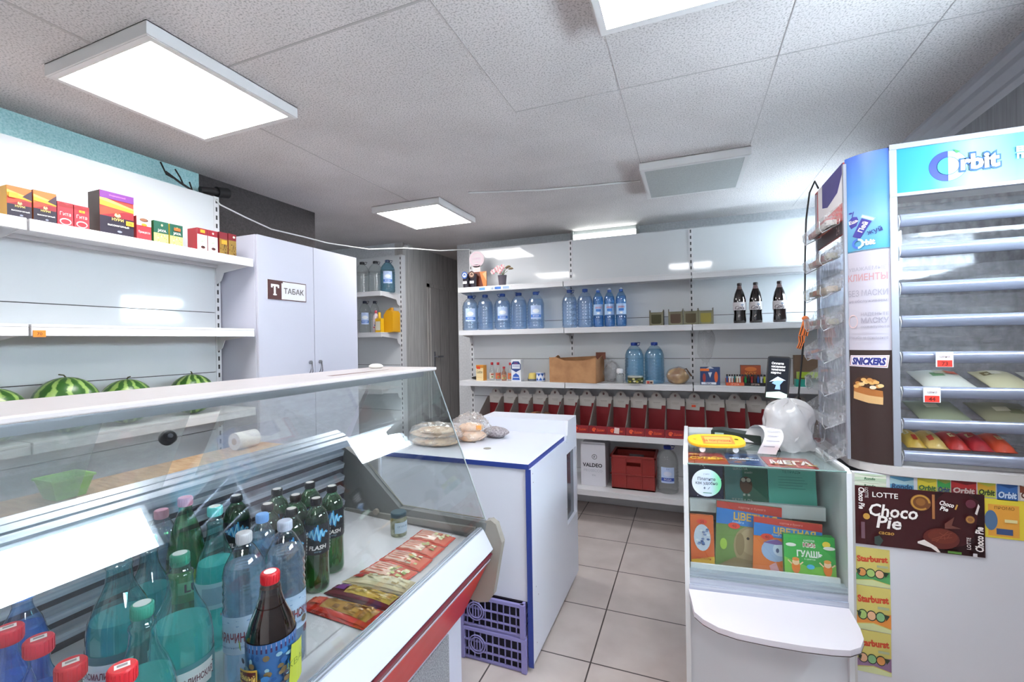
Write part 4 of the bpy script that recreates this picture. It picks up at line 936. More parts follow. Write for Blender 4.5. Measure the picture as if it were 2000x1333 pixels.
# ---------------------------------------------------------------- base shelf
def a(A, w, h):
    A.ring(.012, h*.70, .017, .021, C('#55555c')); A.text('F', .012, h*.70, .02, C('#55555c'), bold=.03); A.text('VALDEO', -.005, h*.50, .03, C('#2c2c33'), maxw=.16, bold=.03); A.text('PROSECCO', .0, h*.37, .022, C('#b9bcc6'), maxw=.15); A.text('Vin', .006, h*.26, .018, C('#a9acb6'), shear=.3)
b = box_thing('wine_carton', 'white wine carton with dark lettering on the base shelf', 'carton', (-.735, 3.73, .263), 0, (.20, .24, .335), C('#d3d3dc', .6), C('#dcdce4', .6), a)
k = MB(); k.box(-.10,.10,-.12,.12,.335,.338, C('#d3d3dc', .6)); k.box(-.10,.10,-.12,-.117,.335,.352, C('#e2e2e8', .6)); k.box(.097,.10,-.12,.12,.335,.352, C('#c9c9d2', .6)); k.obj('flap', b)
t = thing('red_crate', 'dark red plastic crate on the base shelf', 'crate', (-.42, 3.74, .263))
CR = C('#8c2620', .4); b = MB()
b.box(-.165,.165,-.14,.14,0,.01, CR)
for (x0,x1,y0,y1) in ((-.165,.165,-.14,-.132),(-.165,.165,.132,.14)):
    b.box(x0,x1,y0,y1,0,.185,CR); b.box(x0,-.06,y0,y1,.185,.215,CR); b.box(.06,x1,y0,y1,.185,.215,CR); b.box(x0,x1,y0,y1,.215,.262,CR)
for s in (-1, 1): b.box(s*.165-(.008 if s > 0 else 0), s*.165+(0 if s > 0 else .008), -.14, .14, 0, .262, CR)
b.obj('body', t)
b = MB()
for (x0,x1,y0,y1) in ((-.175,.175,-.150,-.132),(-.175,.175,.132,.150),(-.175,-.157,-.15,.15),(.157,.175,-.15,.15)): b.box(x0,x1,y0,y1,.250,.266,CR); b.box(x0,x1,y0,y1,.115,.122,CR)
for x in (-.165, -.06, 0.06, .155): b.box(x, x+.010, -.147, -.14, .01, .255, CR)
b.obj('rim', t, bevel=.002)

# ================================================================ goods in the glass showcase
def deck_z(x): return .7125+(-.735-x)*(.036/.635)+.0008
GREENP = filled('green_drink', (.30,.66,.38), (.30,.62,.34), .86, .6, .06)
def wave(A, r, cv):
    for c, off, sc in (('#1d5f9e', -.010, .8), ('#3aa0dc', .006, 1.0), ('#8fd3f2', 0, .8)):
        pts = [(-.030,0),(-.024,.008),(-.020,-.008),(-.014,.016),(-.008,-.016),(0,.028),(.005,-.022),(.011,.015),(.016,-.010),(.022,.007),(.030,0)]
        A.line([(u+off*.5, cv+v*sc) for u, v in pts], .0032, C(c, .4))
def flash(label, x, y):
    t = thing('energy_drink_bottle', label, 'bottle', (x, y, deck_z(x)), 0, 'green energy drink bottles in the showcase'); r = .034; h = .266
    def f(A, r):
        wave(A, r, .170); A.text('FLASH', .002, .133, .012, WHT, bold=.03, shear=.15); A.text('energy', .002, .122, .005, C('#8fb6cc'))
        for k in range(9): A.rect(.040, .118+k*.009, .044, .124+k*.009, C('#aab4b8'))
    bottle_parts(t, [(r*.85,0),(r*.98,.006),(r,.018),(r*.97,.06),(r*.96,.10),(r,.115),(r,.195),(r*.97,.21),(r*.78,.228),(r*.5,.240),(r*.42,.246),(r*.42,h-.012)], GREENP, '#17181c', .0155, .019, h, [(.112, .198, r+.0005, -1.9, 1.9, C('#101a22', .3), f)], face_cam(x, y))
    c = MB(); c.lathe([(.012, h), (.012, h+.0006)], 16, C('#d9d4d2')); c.obj('cap_print', t)
for x, y, lab in ((-1.247,.925,'green energy drink bottle standing alone behind the white-capped water bottle'), (-1.189,1.015,'green energy drink bottle in the back row beside the rear louvres, left one'), (-1.148,1.104,'green energy drink bottle in the back row beside the rear louvres, right one'),
        (-1.102,1.005,'green energy drink bottle in the middle of the cluster'), (-1.115,.920,'green energy drink bottle at the left of the cluster beside the light blue cap'), (-1.030,.925,'green energy drink bottle directly behind the right tall water bottle'),
        (-1.029,1.012,'green energy drink bottle at the front right of the cluster, its print fully visible'), (-1.064,1.111,'green energy drink bottle farthest right in the cluster')): flash(lab, x, y)
KWAT = filled('clear_mineral', (.86,.93,.99), (.78,.90,1.0), .80, .75, .20)
def karach(label, x, y, capc, h=.325, r=.0415, name='КАРАЧИНСКАЯ', rot=0.0, full=True):
    t = thing('water_bottle', label, 'bottle', (x, y, deck_z(x)), 0, 'mineral water bottles in the showcase')
    pr = [(r*.85,0),(r*.98,.006),(r,.02),(r,.075),(r*.985,.08),(r*.985,.165),(r,.17)]
    z = .175
    while z < h*.70: pr += [(r, z), (r*.955, z+.007), (r, z+.014)]; z += .016
    pr += [(r, h*.74), (r*.90, h*.80), (r*.5, h*.90), (r*.34, h*.925), (r*.33, h-.012)]
    def f(A, r):
        A.line([(-.04,.145),(-.02,.155),(0,.146),(.02,.156),(.04,.146)], .002, C('#7f9fd0')); A.line([(-.03,.149),(0,.158),(.03,.149)], .0015, C('#9fb8dc'))
        A.text(name, 0, .124, .019, C('#8a3348'), maxw=.098, bold=.02); A.ell(.030, .105, .008, .008, C('#7d7468')); A.text('минеральная вода', -.01, .105, .005, C('#6a86b8'))
        A.poly([(-.062,.155),(-.05,.17),(-.047,.17),(-.059,.155)], C('#c9384e')); A.poly([(-.056,.155),(-.044,.17),(-.041,.17),(-.053,.155)], C('#b02c48'))
    bottle_parts(t, pr, KWAT, capc, .0155, .022, h, [(.088, .165, r*.985+.0006, -1.7, 1.7, C('#b9d0ec', .35), f)] if full else None, face_cam(x, y)+rot)
karach('tall clear mineral water bottle with white cap, left of the brown bottle', -.897, .681, '#e2dde4', rot=-.35)
karach('tall clear mineral water bottle with white cap, right behind the brown bottle', -.870, .762, '#cfd4ea', rot=.25)
karach('small mineral water bottle with light blue cap between the two white caps', -1.065, .862, '#6fa6e6', .268, .034, full=False)
def teal_bottle(label, x, y, h, r, capc, mat, fn=None, lz=None, lm='#cfe3e8', rot=0):
    t = thing('mineral_water_bottle', label, 'bottle', (x, y, deck_z(x)), 0, 'turquoise mineral water bottles in the showcase')
    pr = [(r*.85,0),(r*.98,.006),(r,.02),(r,h*.42),(r*.995,h*.5),(r*.93,h*.58),(r*.76,h*.66),(r*.54,h*.73),(r*.42,h*.79),(r*.385,h*.86),(r*.42,h*.875),(r*.40,h*.89),(r*.32,h*.90),(r*.32,h-.012)]
    bottle_parts(t, pr, mat, capc, .0158, .022, h, [(lz[0], lz[1], r+.0006, -1.5, 1.5, C(lm, .4), fn)] if fn else None, face_cam(x, y)+rot)
    c = MB(); c.lathe([(.012, h), (.012, h+.0006)], 16, C('#dfe6e6')); c.obj('cap_print', t)
TEALW = filled('turquoise', (.52,.96,.94), (.28,.92,.93), .60, .7, .40)
TEALD = filled('turquoise_dark', (.46,.90,.90), (.24,.80,.84), .58, .7, .34)
def kasm(A, r):
    A.poly([(-.05,.085),(.04,.085),(.045,.125),(-.04,.125)], C('#dfe7ea')); A.rect(-.044, .096, .044, .114, C('#e8ecef')); A.text('КАСМАЛИНСКАЯ', 0, .105, .012, C('#6a3444'), maxw=.082, bold=.02)
    A.line([(-.046,.094),(.044,.094)], .0016, C('#7a4454')); A.line([(-.046,.116),(.044,.116)], .0016, C('#7a4454')); A.ell(-.012,.07,.008,.009, C('#b9c9e0')); A.ell(.016,.07,.008,.009, C('#8fa8cc'))
teal_bottle('large turquoise mineral water bottle with name label, nearest the left white-capped bottle', -.918, .564, .328, .052, '#2c8a72', TEALW, kasm, (.05, .135), '#4a8f9a', .25)
teal_bottle('turquoise mineral water bottle with lowest green cap, in front of the others', -.850, .462, .305, .046, '#2f9a86', TEALW)
teal_bottle('turquoise mineral water bottle at the left of the turquoise group beside the louvres', -1.055, .535, .328, .052, '#4a86b8', TEALD, kasm, (.06, .14), '#3f6f78', -.5)
teal_bottle('turquoise mineral water bottle in the middle of the group behind the front two', -1.154, .642, .28, .042, '#2c9a8c', TEALD)
teal_bottle('turquoise mineral water bottle behind the left white-capped bottle', -1.075, .742, .328, .043, '#6fd0d0', TEALW, lambda A, r: A.rect(-.03, .11, .03, .15, C('#7fa8b8')), (.10, .16), '#9cc8d0')
def greenf(A, r):
    A.rect(-.05, .10, .05, .135, C('#b9c88a')); A.text('ЛОХ', 0, .118, .02, C('#8a3a4a'), bold=.03)
t = thing('lemonade_bottle', 'dark green lemonade bottle with pink cap among the turquoise bottles', 'bottle', (-1.195, .749, deck_z(-1.195))); r = .043; h = .328
bottle_parts(t, [(r*.86,0),(r,.006),(r,.15),(r*.95,.19),(r*.75,.24),(r*.45,.28),(r*.33,.295),(r*.33,h-.012)], filled('green_lemonade', (.36,.78,.46), (.25,.72,.36), .70, .6, .1), '#d98aa4', .0158, .022, h,
             [(.08, .155, r+.0006, -1.5, 1.5, C('#7d9a4a', .4), lambda A, r: (A.rect(-.04, .10, .04, .13, C('#c9d09a')), A.text('LUX', 0, .115, .02, C('#a03a4a'), bold=.03)))], face_cam(-1.195, .749)+.5)
karach('clear mineral water bottle with pink cap at the back left of the showcase', -1.287, .747, '#e0a0b4', .28, .036, full=False)
BLUEW = filled('blue_soda', (.58,.76,.98), (.38,.62,.98), .72, .7, .24)
def bluec(label, x, y, capc, h, mat, r=.041, lab=None, sticker=True):
    t = thing('soda_bottle', label, 'bottle', (x, y, deck_z(x)), 0, None)
    bottle_parts(t, [(r*.86,0),(r,.006),(r,h*.55),(r*.96,h*.65),(r*.72,h*.76),(r*.46,h*.83),(r*.38,h*.87),(r*.38,h-.014)], mat, capc, .0175, .024, h, lab, face_cam(x, y))
    if sticker:
        c = MB(); c.box(-.009, .009, -.006, .006, h, h+.0006, C('#e9e4e2')); A = Art(c, plane((0,0,h+.0006), X, Y)); A.rect(-.006, -.003, .006, .003, C('#8f8a8c')); c.obj('cap_print', t, rz=face_cam(x, y)+PI/2)
bluec('blue bottle with light blue cap at the left edge near the louvres', -1.16, .436, '#4f86dc', .272, BLUEW, .036, sticker=False)
bluec('blue bottle with red cap cut off by the left edge of the photo', -1.007, .362, '#c2283a', .282, BLUEW, .031)
bluec('blue bottle with red cap, second red cap from the left', -.943, .372, '#c4283c', .277, BLUEW, .031)
KVAS = filled('brown_soda', (.72,.60,.56), (.22,.09,.06), .78, .6, .03)
bluec('dark brown bottle with red cap at the bottom edge, left of its twin', -.833, .362, '#c4242f', .28, KVAS, .032)
bluec('dark brown bottle with red cap at the bottom edge, right of its twin', -.772, .393, '#c4242f', .272, KVAS, .032)
def kv(A0, r):
    A = A0; f0 = A0.fn; A0.fn = lambda u, v, h: f0(u, v+.036, h*.3)
    A.rect(-1.7*r, .142, 1.7*r, .149, C('#b9a4b4')); A.rect(-1.7*r, .134, 1.7*r, .142, C('#3a2450')); rnd = random.Random(8)
    for k in range(70): A.ell(rnd.uniform(-.055, .04), rnd.uniform(.04, .132), rnd.uniform(.003, .007), rnd.uniform(.003, .006), C(rnd.choice(['#1f4f86', '#2c6fa8', '#6a5a3a', '#3a3a4c', '#7fa8b8'])), 7)
    A.poly([(.024,.06),(.028,.055),(.058,.06),(.062,.13),(.030,.135)], C('#a6b23c')); A.poly([(-.058,.082),(-.02,.085),(-.02,.112),(-.058,.106)], C('#c9a23a')); A.poly([(-.056,.085),(-.022,.088),(-.022,.108),(-.056,.103)], C('#5a1f24')); A.text('тёмный', -.039, .096, .011, C('#e9c86a'), maxw=.032, bold=.02); A.text('КВАС', .044, .10, .012, C('#6a7a1c'))
    A.poly([(-.07,.14),(-.05,.14),(-.055,.155),(-.066,.15)], C('#9fb83a'))
t = thing('kvass_bottle', 'brown kvass bottle with red cap and colourful label in front', 'bottle', (-.755, .626, deck_z(-.755))); r = .0435; h = .30
bottle_parts(t, [(r*.86,0),(r*.98,.006),(r*.93,.03),(r*.95,.15),(r,.165),(r*.97,.19),(r*.80,.215),(r*.55,.24),(r*.44,.26),(r*.42,.272)], filled('kvass', (.70,.55,.48), (.22,.085,.05), .80, .6, .03), '#c01f2a', .0165, .021, h, [(.055, .186, r*1.003, -1.8, 1.8, C('#2f5f94', .35), kv)], face_cam(-.755, .626))
b = MB(); b.lathe([(r*.42,.272),(r*.38,.276),(r*.34,h-.012)], 24, glass('kvass_shell')); b.obj('neck', t)
c = MB(); c.lathe([(.011, h), (.011, h+.0006)], 16, C('#efe6e6')); c.obj('cap_print', t)
# pickle jar
jx, jy = -1.022, 1.40
t = thing('pickle_jar', 'small glass jar of pickles with dark lid alone on the showcase deck', 'jar', (jx, jy, deck_z(jx)))
b = MB(); b.lathe([(.026,0),(.030,.004),(.030,.062),(.026,.070),(.026,.072)], 24, liquid('brine', (.80,.84,.68), 1.3, .4)); b.obj('body', t)
b = MB(); rnd = random.Random(6)
for k in range(9): b.sphere((rnd.uniform(-.013,.013), rnd.uniform(-.013,.013), rnd.uniform(.012,.045)), .010, C(rnd.choice(['#8a8a4a', '#a89a6a', '#6f7a42'])), 8, 6)
b.obj('pickles', t)
b = MB(); b.lathe([(.028,.070),(.029,.072),(.029,.084),(.027,.087)], 24, C('#4a626e', .35, .4)); b.obj('lid', t)
b = MB(); A = Art(b, cylmap(.0303, face_cam(jx, jy)+.5), du=.006); A.rect(-.03, .015, .03, .055, C('#a9bccb')); A.text('ОГУРЦЫ', 0, .04, .007, C('#3a5a7a'), maxw=.045); b.obj('label', t)
# flat packs
def pillow(name, label, cat, corners, hgt, side, art, group, z0=None, n=14):
    """sealed flat bag lying on the deck: corners in order front-left, front-right, back-right, back-left"""
    cx = sum(c[0] for c in corners)/4; cy = sum(c[1] for c in corners)/4
    P = [Vector((c[0]-cx, c[1]-cy, 0)) for c in corners]
    zb = deck_z(cx)+.0015 if z0 is None else z0
    def P2(u, v): return P[0]*(1-u)*(1-v)+P[1]*u*(1-v)+P[2]*u*v+P[3]*(1-u)*v
    sl = -.0567 if z0 is None else 0
    def bulge(u, v):
        e = (max(0, min(1, (u-.06)/.88)), v); return hgt*(max(0, math.sin(PI*e[0]))**.45)*(max(0, math.sin(PI*v))**.5)
    def top(u, v):
        p = P2(u, v); return Vector((p.x, p.y, sl*p.x+.001+bulge(u, v)+.0012*math.sin(23*u+9*v)*math.sin(17*v)))
    b = MB(); b.grid(top, n, n, side); b.grid(lambda u, v: (lambda p: Vector((p.x, p.y, sl*p.x)))(P2(1-u, v)), n, n, side)
    L = (P[1]-P[0]).length; Wd = (P[3]-P[0]).length
    class PA(Art): pass
    fn = lambda u, v, h: top(u, v)+Vector((0, 0, h*4+.0004))
    A = Art(b, fn, step=.00012); art(A, b, fn)
    o = b.obj(name, None, (cx, cy, zb)); return tag(o, label, cat, group)
def patch(b, fn, u0, v0, u1, v1, mat, h=.0004, n=8):
    b.grid(lambda u, v: fn(u0+(u1-u0)*u, v0+(v1-v0)*v, h), n, n, mat)
def soup_art(seed):
    def f(A, b, fn):
        patch(b, fn, .05, .06, .95, .94, C('#d4705a', .25)); patch(b, fn, .08, .12, .66, .90, C('#e6bfae', .25), .0007); rnd = random.Random(seed)
        for k in range(4): patch(b, fn, .13+.02*k, .24+.15*k, .46+.04*(k % 2), .29+.15*k, C('#cf6a52'), .001, 3)
        for k in range(16):
            u = rnd.uniform(.50, .82); v = rnd.uniform(.12, .74); patch(b, fn, u, v, u+rnd.uniform(.05, .11), v+rnd.uniform(.07, .15), C(rnd.choice(['#e8dcb4', '#8fa052', '#dd9a52', '#c9684a', '#f0e6cc', '#b8c07a'])), .001+.00006*k, 3)
    return f
SO = C('#cf4630', .25)
soups = [((-.955,1.395),(-.800,1.395),(-.835,1.47),(-.975,1.475)), ((-.975,1.285),(-.805,1.275),(-.805,1.38),(-.955,1.372)), ((-.96,1.215),(-.80,1.215),(-.802,1.268),(-.965,1.278)), ((-.955,1.138),(-.815,1.13),(-.803,1.205),(-.955,1.208))]
soups = [((-.965,1.385),(-.815,1.385),(-.815,1.465),(-.965,1.470)), ((-.965,1.300),(-.812,1.296),(-.812,1.380),(-.962,1.380)), ((-.968,1.215),(-.805,1.210),(-.808,1.292),(-.964,1.296)), ((-.975,1.128),(-.815,1.120),(-.808,1.206),(-.965,1.210))]
for i, (c4, w) in enumerate(zip(soups, ('farthest of four in a row', 'second from the far end of four', 'third from the far end of four', 'nearest of four in a row'))):
    pillow('soup_packet', 'red instant soup packet on the showcase deck, ' + w, 'packet', c4, .010, SO, soup_art(i+1), 'red soup packets lying in a row')
def snack_art(seed, cols, band, strip):
    def f(A, b, fn):
        patch(b, fn, .03, .05, .97, .95, band); rnd = random.Random(seed)
        patch(b, fn, .25, .2, .9, .85, C(cols[0], .2), .0007)
        for k in range(26):
            u = rnd.uniform(.26, .84); v = rnd.uniform(.2, .72); patch(b, fn, u, v, u+.07, v+.12, C(rnd.choice(cols), .2), .0009+.00005*k, 3)
        patch(b, fn, .10, .3, .24, .8, strip, .0016, 4)
    return f
pillow('snack_bag', 'red and gold dried fish snack bag, nearest on the showcase deck', 'snack bag', ((-1.00,.915),(-.765,.915),(-.755,1.0),(-1.0,.975)), .016, C('#b3281f', .2), snack_art(3, ['#a87c3a', '#94682c', '#bb9048', '#7e5626'], C('#b83022', .2), C('#d8503a', .2)), 'snack bags on the showcase deck')
pillow('snack_bag', 'purple and yellow snack bag lying between the red bag and the pale bag', 'snack bag', ((-.99,.995),(-.755,1.005),(-.755,1.075),(-.985,1.05)), .014, C('#5a1f2a', .2), snack_art(5, ['#c2a24c', '#cdb36a', '#b08a3a', '#a07a3a'], C('#6a2230', .2), C('#7a3a86', .2)), 'snack bags on the showcase deck')
pillow('snack_bag', 'pale see-through snack bag with dark red label, behind the other bags', 'snack bag', ((-.985,1.062),(-.75,1.085),(-.755,1.155),(-.975,1.115)), .018, C('#c9b894', .2), snack_art(9, ['#dcd0b0', '#cdbb92', '#e8dfc6', '#c2ab7c'], C('#d2c29c', .2), C('#b23a34', .2)), 'snack bags on the showcase deck')

# things on the wooden worktop
t = thing('green_basket', 'light green plastic basket on the wooden worktop', 'basket', (-2.16, .93, .9005))
GB = C('#7dbb4a', .4); b = MB(); b.lathe([(.06,0),(.085,.07),(.088,.07),(.085,.075),(.08,.07),(.056,.004)], 4, GB, M=Matrix.Rotation(PI/4, 4, 'Z'), smooth=False); b.obj('body', t)
b = MB(); b.lathe([(.083,.068),(.092,.07),(.092,.078),(.083,.076)], 4, C('#8cc957', .4), M=Matrix.Rotation(PI/4, 4, 'Z'), cap=False, smooth=False); b.obj('rim', t)
b = MB(); M = Matrix.Translation((0,0,.045)) @ Matrix.Rotation(PI/2, 4, 'X'); b.lathe([(.045,-.06),(.045,.06)], 20, C('#e4dfdb', .8), M=M); b.lathe([(.018,-.061),(.018,.061)], 14, C('#b79a7a', .8), M=M); tag(b.obj('paper_roll', loc=(-2.22, 1.70, .9005)), 'white paper roll on the far end of the wooden worktop', 'paper roll')
lump('orange_bag', 'orange-red bag on the wooden worktop at the left edge', 'bag', (-2.1, .55, .9005), .07, (1, 1, .9), C('#d8502c', .4), 4)
b = MB(); b.cyl((-.05,0,.006),(.05,.01,.006), .006, C('#4a3aa0'), 10); b.cyl((.05,.01,.006),(.065,.012,.006), .005, C('#d9d9dd'), 10); tag(b.obj('marker_pen', loc=(-1.96, 1.42, .9005), rz=.5), 'violet marker pen on the wooden worktop', 'pen')

# ---------------------------------------------------------------- on the white counter
CT = .9075
b = MB(); TRY = glass('tray_plastic', (.95,.95,.96), 3.0, .10, .42)
def tray_ring(z0, z1, s0, s1): return [(-.16*s0,-.10*s0,z0),(.16*s0,-.10*s0,z0),(.16*s0,.10*s0,z0),(-.16*s0,.10*s0,z0),(-.16*s1,-.10*s1,z1),(.16*s1,-.10*s1,z1),(.16*s1,.10*s1,z1),(-.16*s1,.10*s1,z1)]
b.add(tray_ring(0, .05, .92, 1), [(0,1,5,4),(1,2,6,5),(2,3,7,6),(3,0,4,7),(0,3,2,1)], TRY); b.add(tray_ring(.05, .052, 1, 1.08), [(0,1,5,4),(1,2,6,5),(2,3,7,6),(3,0,4,7)], TRY); b.add(tray_ring(.052,.075,1.04,.93), [(0,1,5,4),(1,2,6,5),(2,3,7,6),(3,0,4,7),(4,5,6,7)], TRY)
tag(b.obj('plastic_tray', loc=(-1.33, 2.36, CT), rz=.1), 'clear plastic lidded tray on the counter behind the bread bag', 'tray')
b = MB(); BR = noise_mat('flat_bread', '#d6ab86', '#ecd2b8', 18, .6, .2); FILM2 = glass('bread_film', (.99,.985,.98), 1.4, .10, .22, 7)
o = lump('bread_bag', 'clear plastic bag of flat breads on the white counter', 'bread', (-1.255, 2.05, CT), .11, (1.2, .75, .20), BR, 11, .06)
for q, (dx, dy, zz, k) in enumerate(((-.02, .01, .042, .11), (.02, -.01, .066, .095))): lump('flat_bread', None, None, (dx, dy, zz), k, (1.15, .75, .16), BR, 31+q, .08, o)
lump('wrapper', None, None, (0,0,0), .122, (1.25, .85, .50), FILM2, 12, .10, o, 64, 36, 0, .07)
o2 = lump('bread_bag', 'second clear bag of flat bread on the right, nearer the grey mesh bag', 'bread', (-1.115, 2.19, CT), .080, (1.05, .8, .40), BR, 21, .10)
lump('flat_bread', None, None, (0, .01, .05), .07, (1.0, .8, .35), BR, 41, .08, o2)
lump('wrapper', None, None, (0,0,0), .092, (1.15, .9, .85), FILM2, 22, .10, o2, 64, 36, 0, .09)
k = MB(); k.cbox((.055,-.075,.085), (.028,.003,.024), C('#f0a04a'), Matrix.Rotation(.3, 4, 'Z')); k.obj('price_tag', o2)
lump('mesh_bag', 'grey speckled bag of seeds at the right of the bread bags', 'bag', (-1.02, 2.31, CT), .062, (1.3, .8, .5), noise_mat('grey_mesh', '#7c7479', '#b5adb0', 90, .6, .3), 14, .18)

# ---------------------------------------------------------------- lilac crates under the counter
LIL = C('#8d88bd', .4)
def lil_crate():
    t = thing('plastic_crate', '', 'crate', (0,0,0), 0, 'lilac crates under the counter'); w, d, h = .15, .20, .148
    b = MB(); b.box(-w, w, -d, d, 0, .006, LIL)
    for s in (-1, 1):
        for k in range(11):
            x = -w+k*2*w/10; b.box(x-.002 if k else x, x+.002 if k < 10 else x, s*d-.003, s*d+.004, .006, h-.014, LIL)
            y = -d+k*2*d/10; b.box(s*w-.004, s*w+.004, y-.003 if k else y, y+.003 if k < 10 else y, .006, h-.014, LIL)
        for z in (.012, .046, .088): b.box(-w, w, s*d-.005, s*d+.005, z-.0022, z+.0022, LIL); b.box(s*w-.005, s*w+.005, -d, d, z-.0022, z+.0022, LIL)
    b.obj('basket', t)
    b = MB()
    for s in (-1, 1): b.box(-w-.006, w+.006, s*d-.007, s*d+.007, h-.016, h, LIL); b.box(s*w-.007, s*w+.007, -d, d, h-.016, h, LIL)
    for sx in (-1, 1):
        for sy in (-1, 1): b.box(sx*w-.012, sx*w+.012, sy*d-.009, sy*d+.009, 0, h, LIL)
    b.obj('rim', t, bevel=.002)
    b = MB(); A = Art(b, fy(-d-.005)); 
    for r in (.040, .030): b.tube([(-.075+r*math.cos(a*PI/14), -d-.007, .078+r*math.sin(a*PI/14)) for a in range(29)], .003, LIL, 6)
    for dx in (-.014, 0, .014): b.box(-.075+dx-.002, -.075+dx+.002, -d-.009, -d-.004, .055, .10, LIL)
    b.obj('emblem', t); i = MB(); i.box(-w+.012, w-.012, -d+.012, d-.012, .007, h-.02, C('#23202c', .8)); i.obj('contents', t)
    return t
c0 = lil_crate(); c0.location = (-.835, 2.02, .002); c0['label'] = 'lilac plastic crate standing on the floor under the white counter'
c1 = again(c0, 'lilac plastic crate with round emblem on top of the other crate under the counter', (-.84, 2.02, .151))

# ================================================================ notebook display cabinet
KZ = 6*PI/180
t = thing('display_cabinet', 'white cabinet with sloping glass front full of notebooks', 'cabinet', (-.01, 1.70, 0), KZ)
LAMW = C('#dfe1e4', .4); EDGE = C('#d0ccc9', .5)
b = MB(); b.prism([(0,0),(.56,0),(.56,1.035),(.05,1.035),(0,1.0)], 'x', -.014, .002, LAMW); b.obj('side_panel', t, rz=-KZ)
b = MB(); b.prism([(0,0),(.56,0),(.56,1.03),(.02,1.012),(0,1.0)], 'x', .485, .500, LAMW); b.obj('side_panel', t)
b = MB(); b.box(0, .485, .015, .03, 0, .545, C('#dcdfe5', .4)); b.obj('front_panel', t)
b = MB(); b.box(.062, .485, .545, .56, 0, 1.03, LAMW); b.obj('back_panel', t)
b = MB()
for (y0, y1, z0, z1) in ((-.002, .022, .560, .578), (.004, .03, .578, .605), (.006, .034, .605, .622)): b.box(0, .485, y0, y1, z0, z1, ALU)
b.obj('door_track', t)
pts = [(-.003,.012),(.487,.012),(.482,-.03),(.472,-.11),(.460,-.16),(.435,-.203),(.40,-.226),(.35,-.234),(.28,-.237),(.19,-.233),(.11,-.224),(.06,-.206),(.022,-.175),(.0,-.14)]
b = MB(); b.prism(pts[::-1], 'z', .540, .560, C('#d6d0d8', .3)); A = Art(b, plane((0,0,.5555), X, (0,-1,0))); 
b.obj('bag_ledge', t, bevel=.001)
b = MB(); n = len(pts)
for (p, q) in zip(pts[3:-1], pts[4:]): b.add([(p[0]*1.0005, p[1]-.0006, .541), (q[0]*1.0005, q[1]-.0006, .541), (q[0]*1.0005, q[1]-.0006, .5435), (p[0]*1.0005, p[1]-.0006, .5435)], [(0,1,2,3)], C('#4a4040', .8))
b.obj('worn_edge', t)
GF = glass('cabinet_glass', (.95, .985, .975), 1.0)
b = MB(); b.box(.001, .484, .0, .004, .60, 1.0, GF); b.obj('front_glass', t)
b = MB(); b.prism([(.001,-.002),(.485,-.002),(.485,.544),(.061,.544)], 'z', 1.002, 1.007, GF); b.obj('top_glass', t)
b = MB(); b.cyl((.0,-.001,1.0045),(.485,-.001,1.0045), .0028, C('#6f8a84', .3)); b.obj('glass_edge', t)
b = MB(); b.prism([(.13,.79),(.145,.792),(.145,.838),(.13,.838)], 'x', .02, .47, LAMW); b.prism([(.14,.791),(.545,.81),(.545,.815),(.14,.798)], 'x', .062, .47, LAMW); b.obj('inner_shelf', t)
b = MB(); b.prism([(.03,.585),(.04,.586),(.04,.638),(.03,.638)], 'x', .008, .475, LAMW); b.prism([(.035,.586),(.545,.60),(.545,.607),(.035,.595)], 'x', .062, .475, LAMW); b.obj('inner_shelf', t)
b = MB(); A = Art(b, fy(-.0005)); 
b.lathe([(.048, 0), (.048, .0006)], 36, grad_mat('sticker_fade', [(0, '#dce6f4'), (.55, '#cfe0f4'), (.85, '#7fd8a8'), (1, '#5fcf8e')], 'X', .02, .115, .4), M=Matrix.Translation((.062, .0, .940)) @ Matrix.Rotation(PI/2, 4, 'X'))
A = Art(b, fy(-.0009)); A.text('Платите', .062, .954, .011, C('#3c4a5c'), maxw=.06, bold=.01); A.text('как удобно', .062, .940, .011, C('#3c4a5c'), maxw=.072, bold=.01); A.text('у нас', .062, .972, .006, C('#7a8aa0')); A.ell(.055,.922,.003,.004, C('#6a7a8e')); A.line([(.066,.918),(.072,.926)], .002, C('#6a7a8e')); A.rect(.05,.904,.078,.907, C('#6aa08a'))
o = b.obj('sticker', t); o['label'] = 'round pale sticker on the glass'
CABM = Matrix.Translation((-.01, 1.70, 0)) @ Matrix.Rotation(KZ, 4, 'Z')
def in_cab(name, label, cat, x0, x1, y, z0, z1, side, art, tilt=.12, group=None, th=.006, roll=0):
    w, h = x1-x0, z1-z0; b = MB(); b.box(-w/2, w/2, 0, th, 0, h, side); art(Art(b, fy(0), step=.0003), w, h)
    o = b.obj(name); p = CABM @ Vector(((x0+x1)/2, y, z0)); o.location = p; o.rotation_euler = (-tilt, roll, KZ)
    return tag(o, label, cat, group)
def a(A, w, h):
    A.rect(-w/2, 0, w/2, h, C('#26305c')); rnd = random.Random(3)
    for k in range(18): A.ell(rnd.uniform(-w*.45,w*.45), rnd.uniform(h*.05,h*.95), .0025, .0025, C('#b8bce0'), 6)
    A.line([(-w*.2, h*.9), (w*.0, h*.75)], .003, C('#d8d8f0'))
in_cab('notebook', 'navy notebook with star pattern behind the round sticker', 'notebook', .012, .150, .20, .815, .985, C('#26305c'), a)
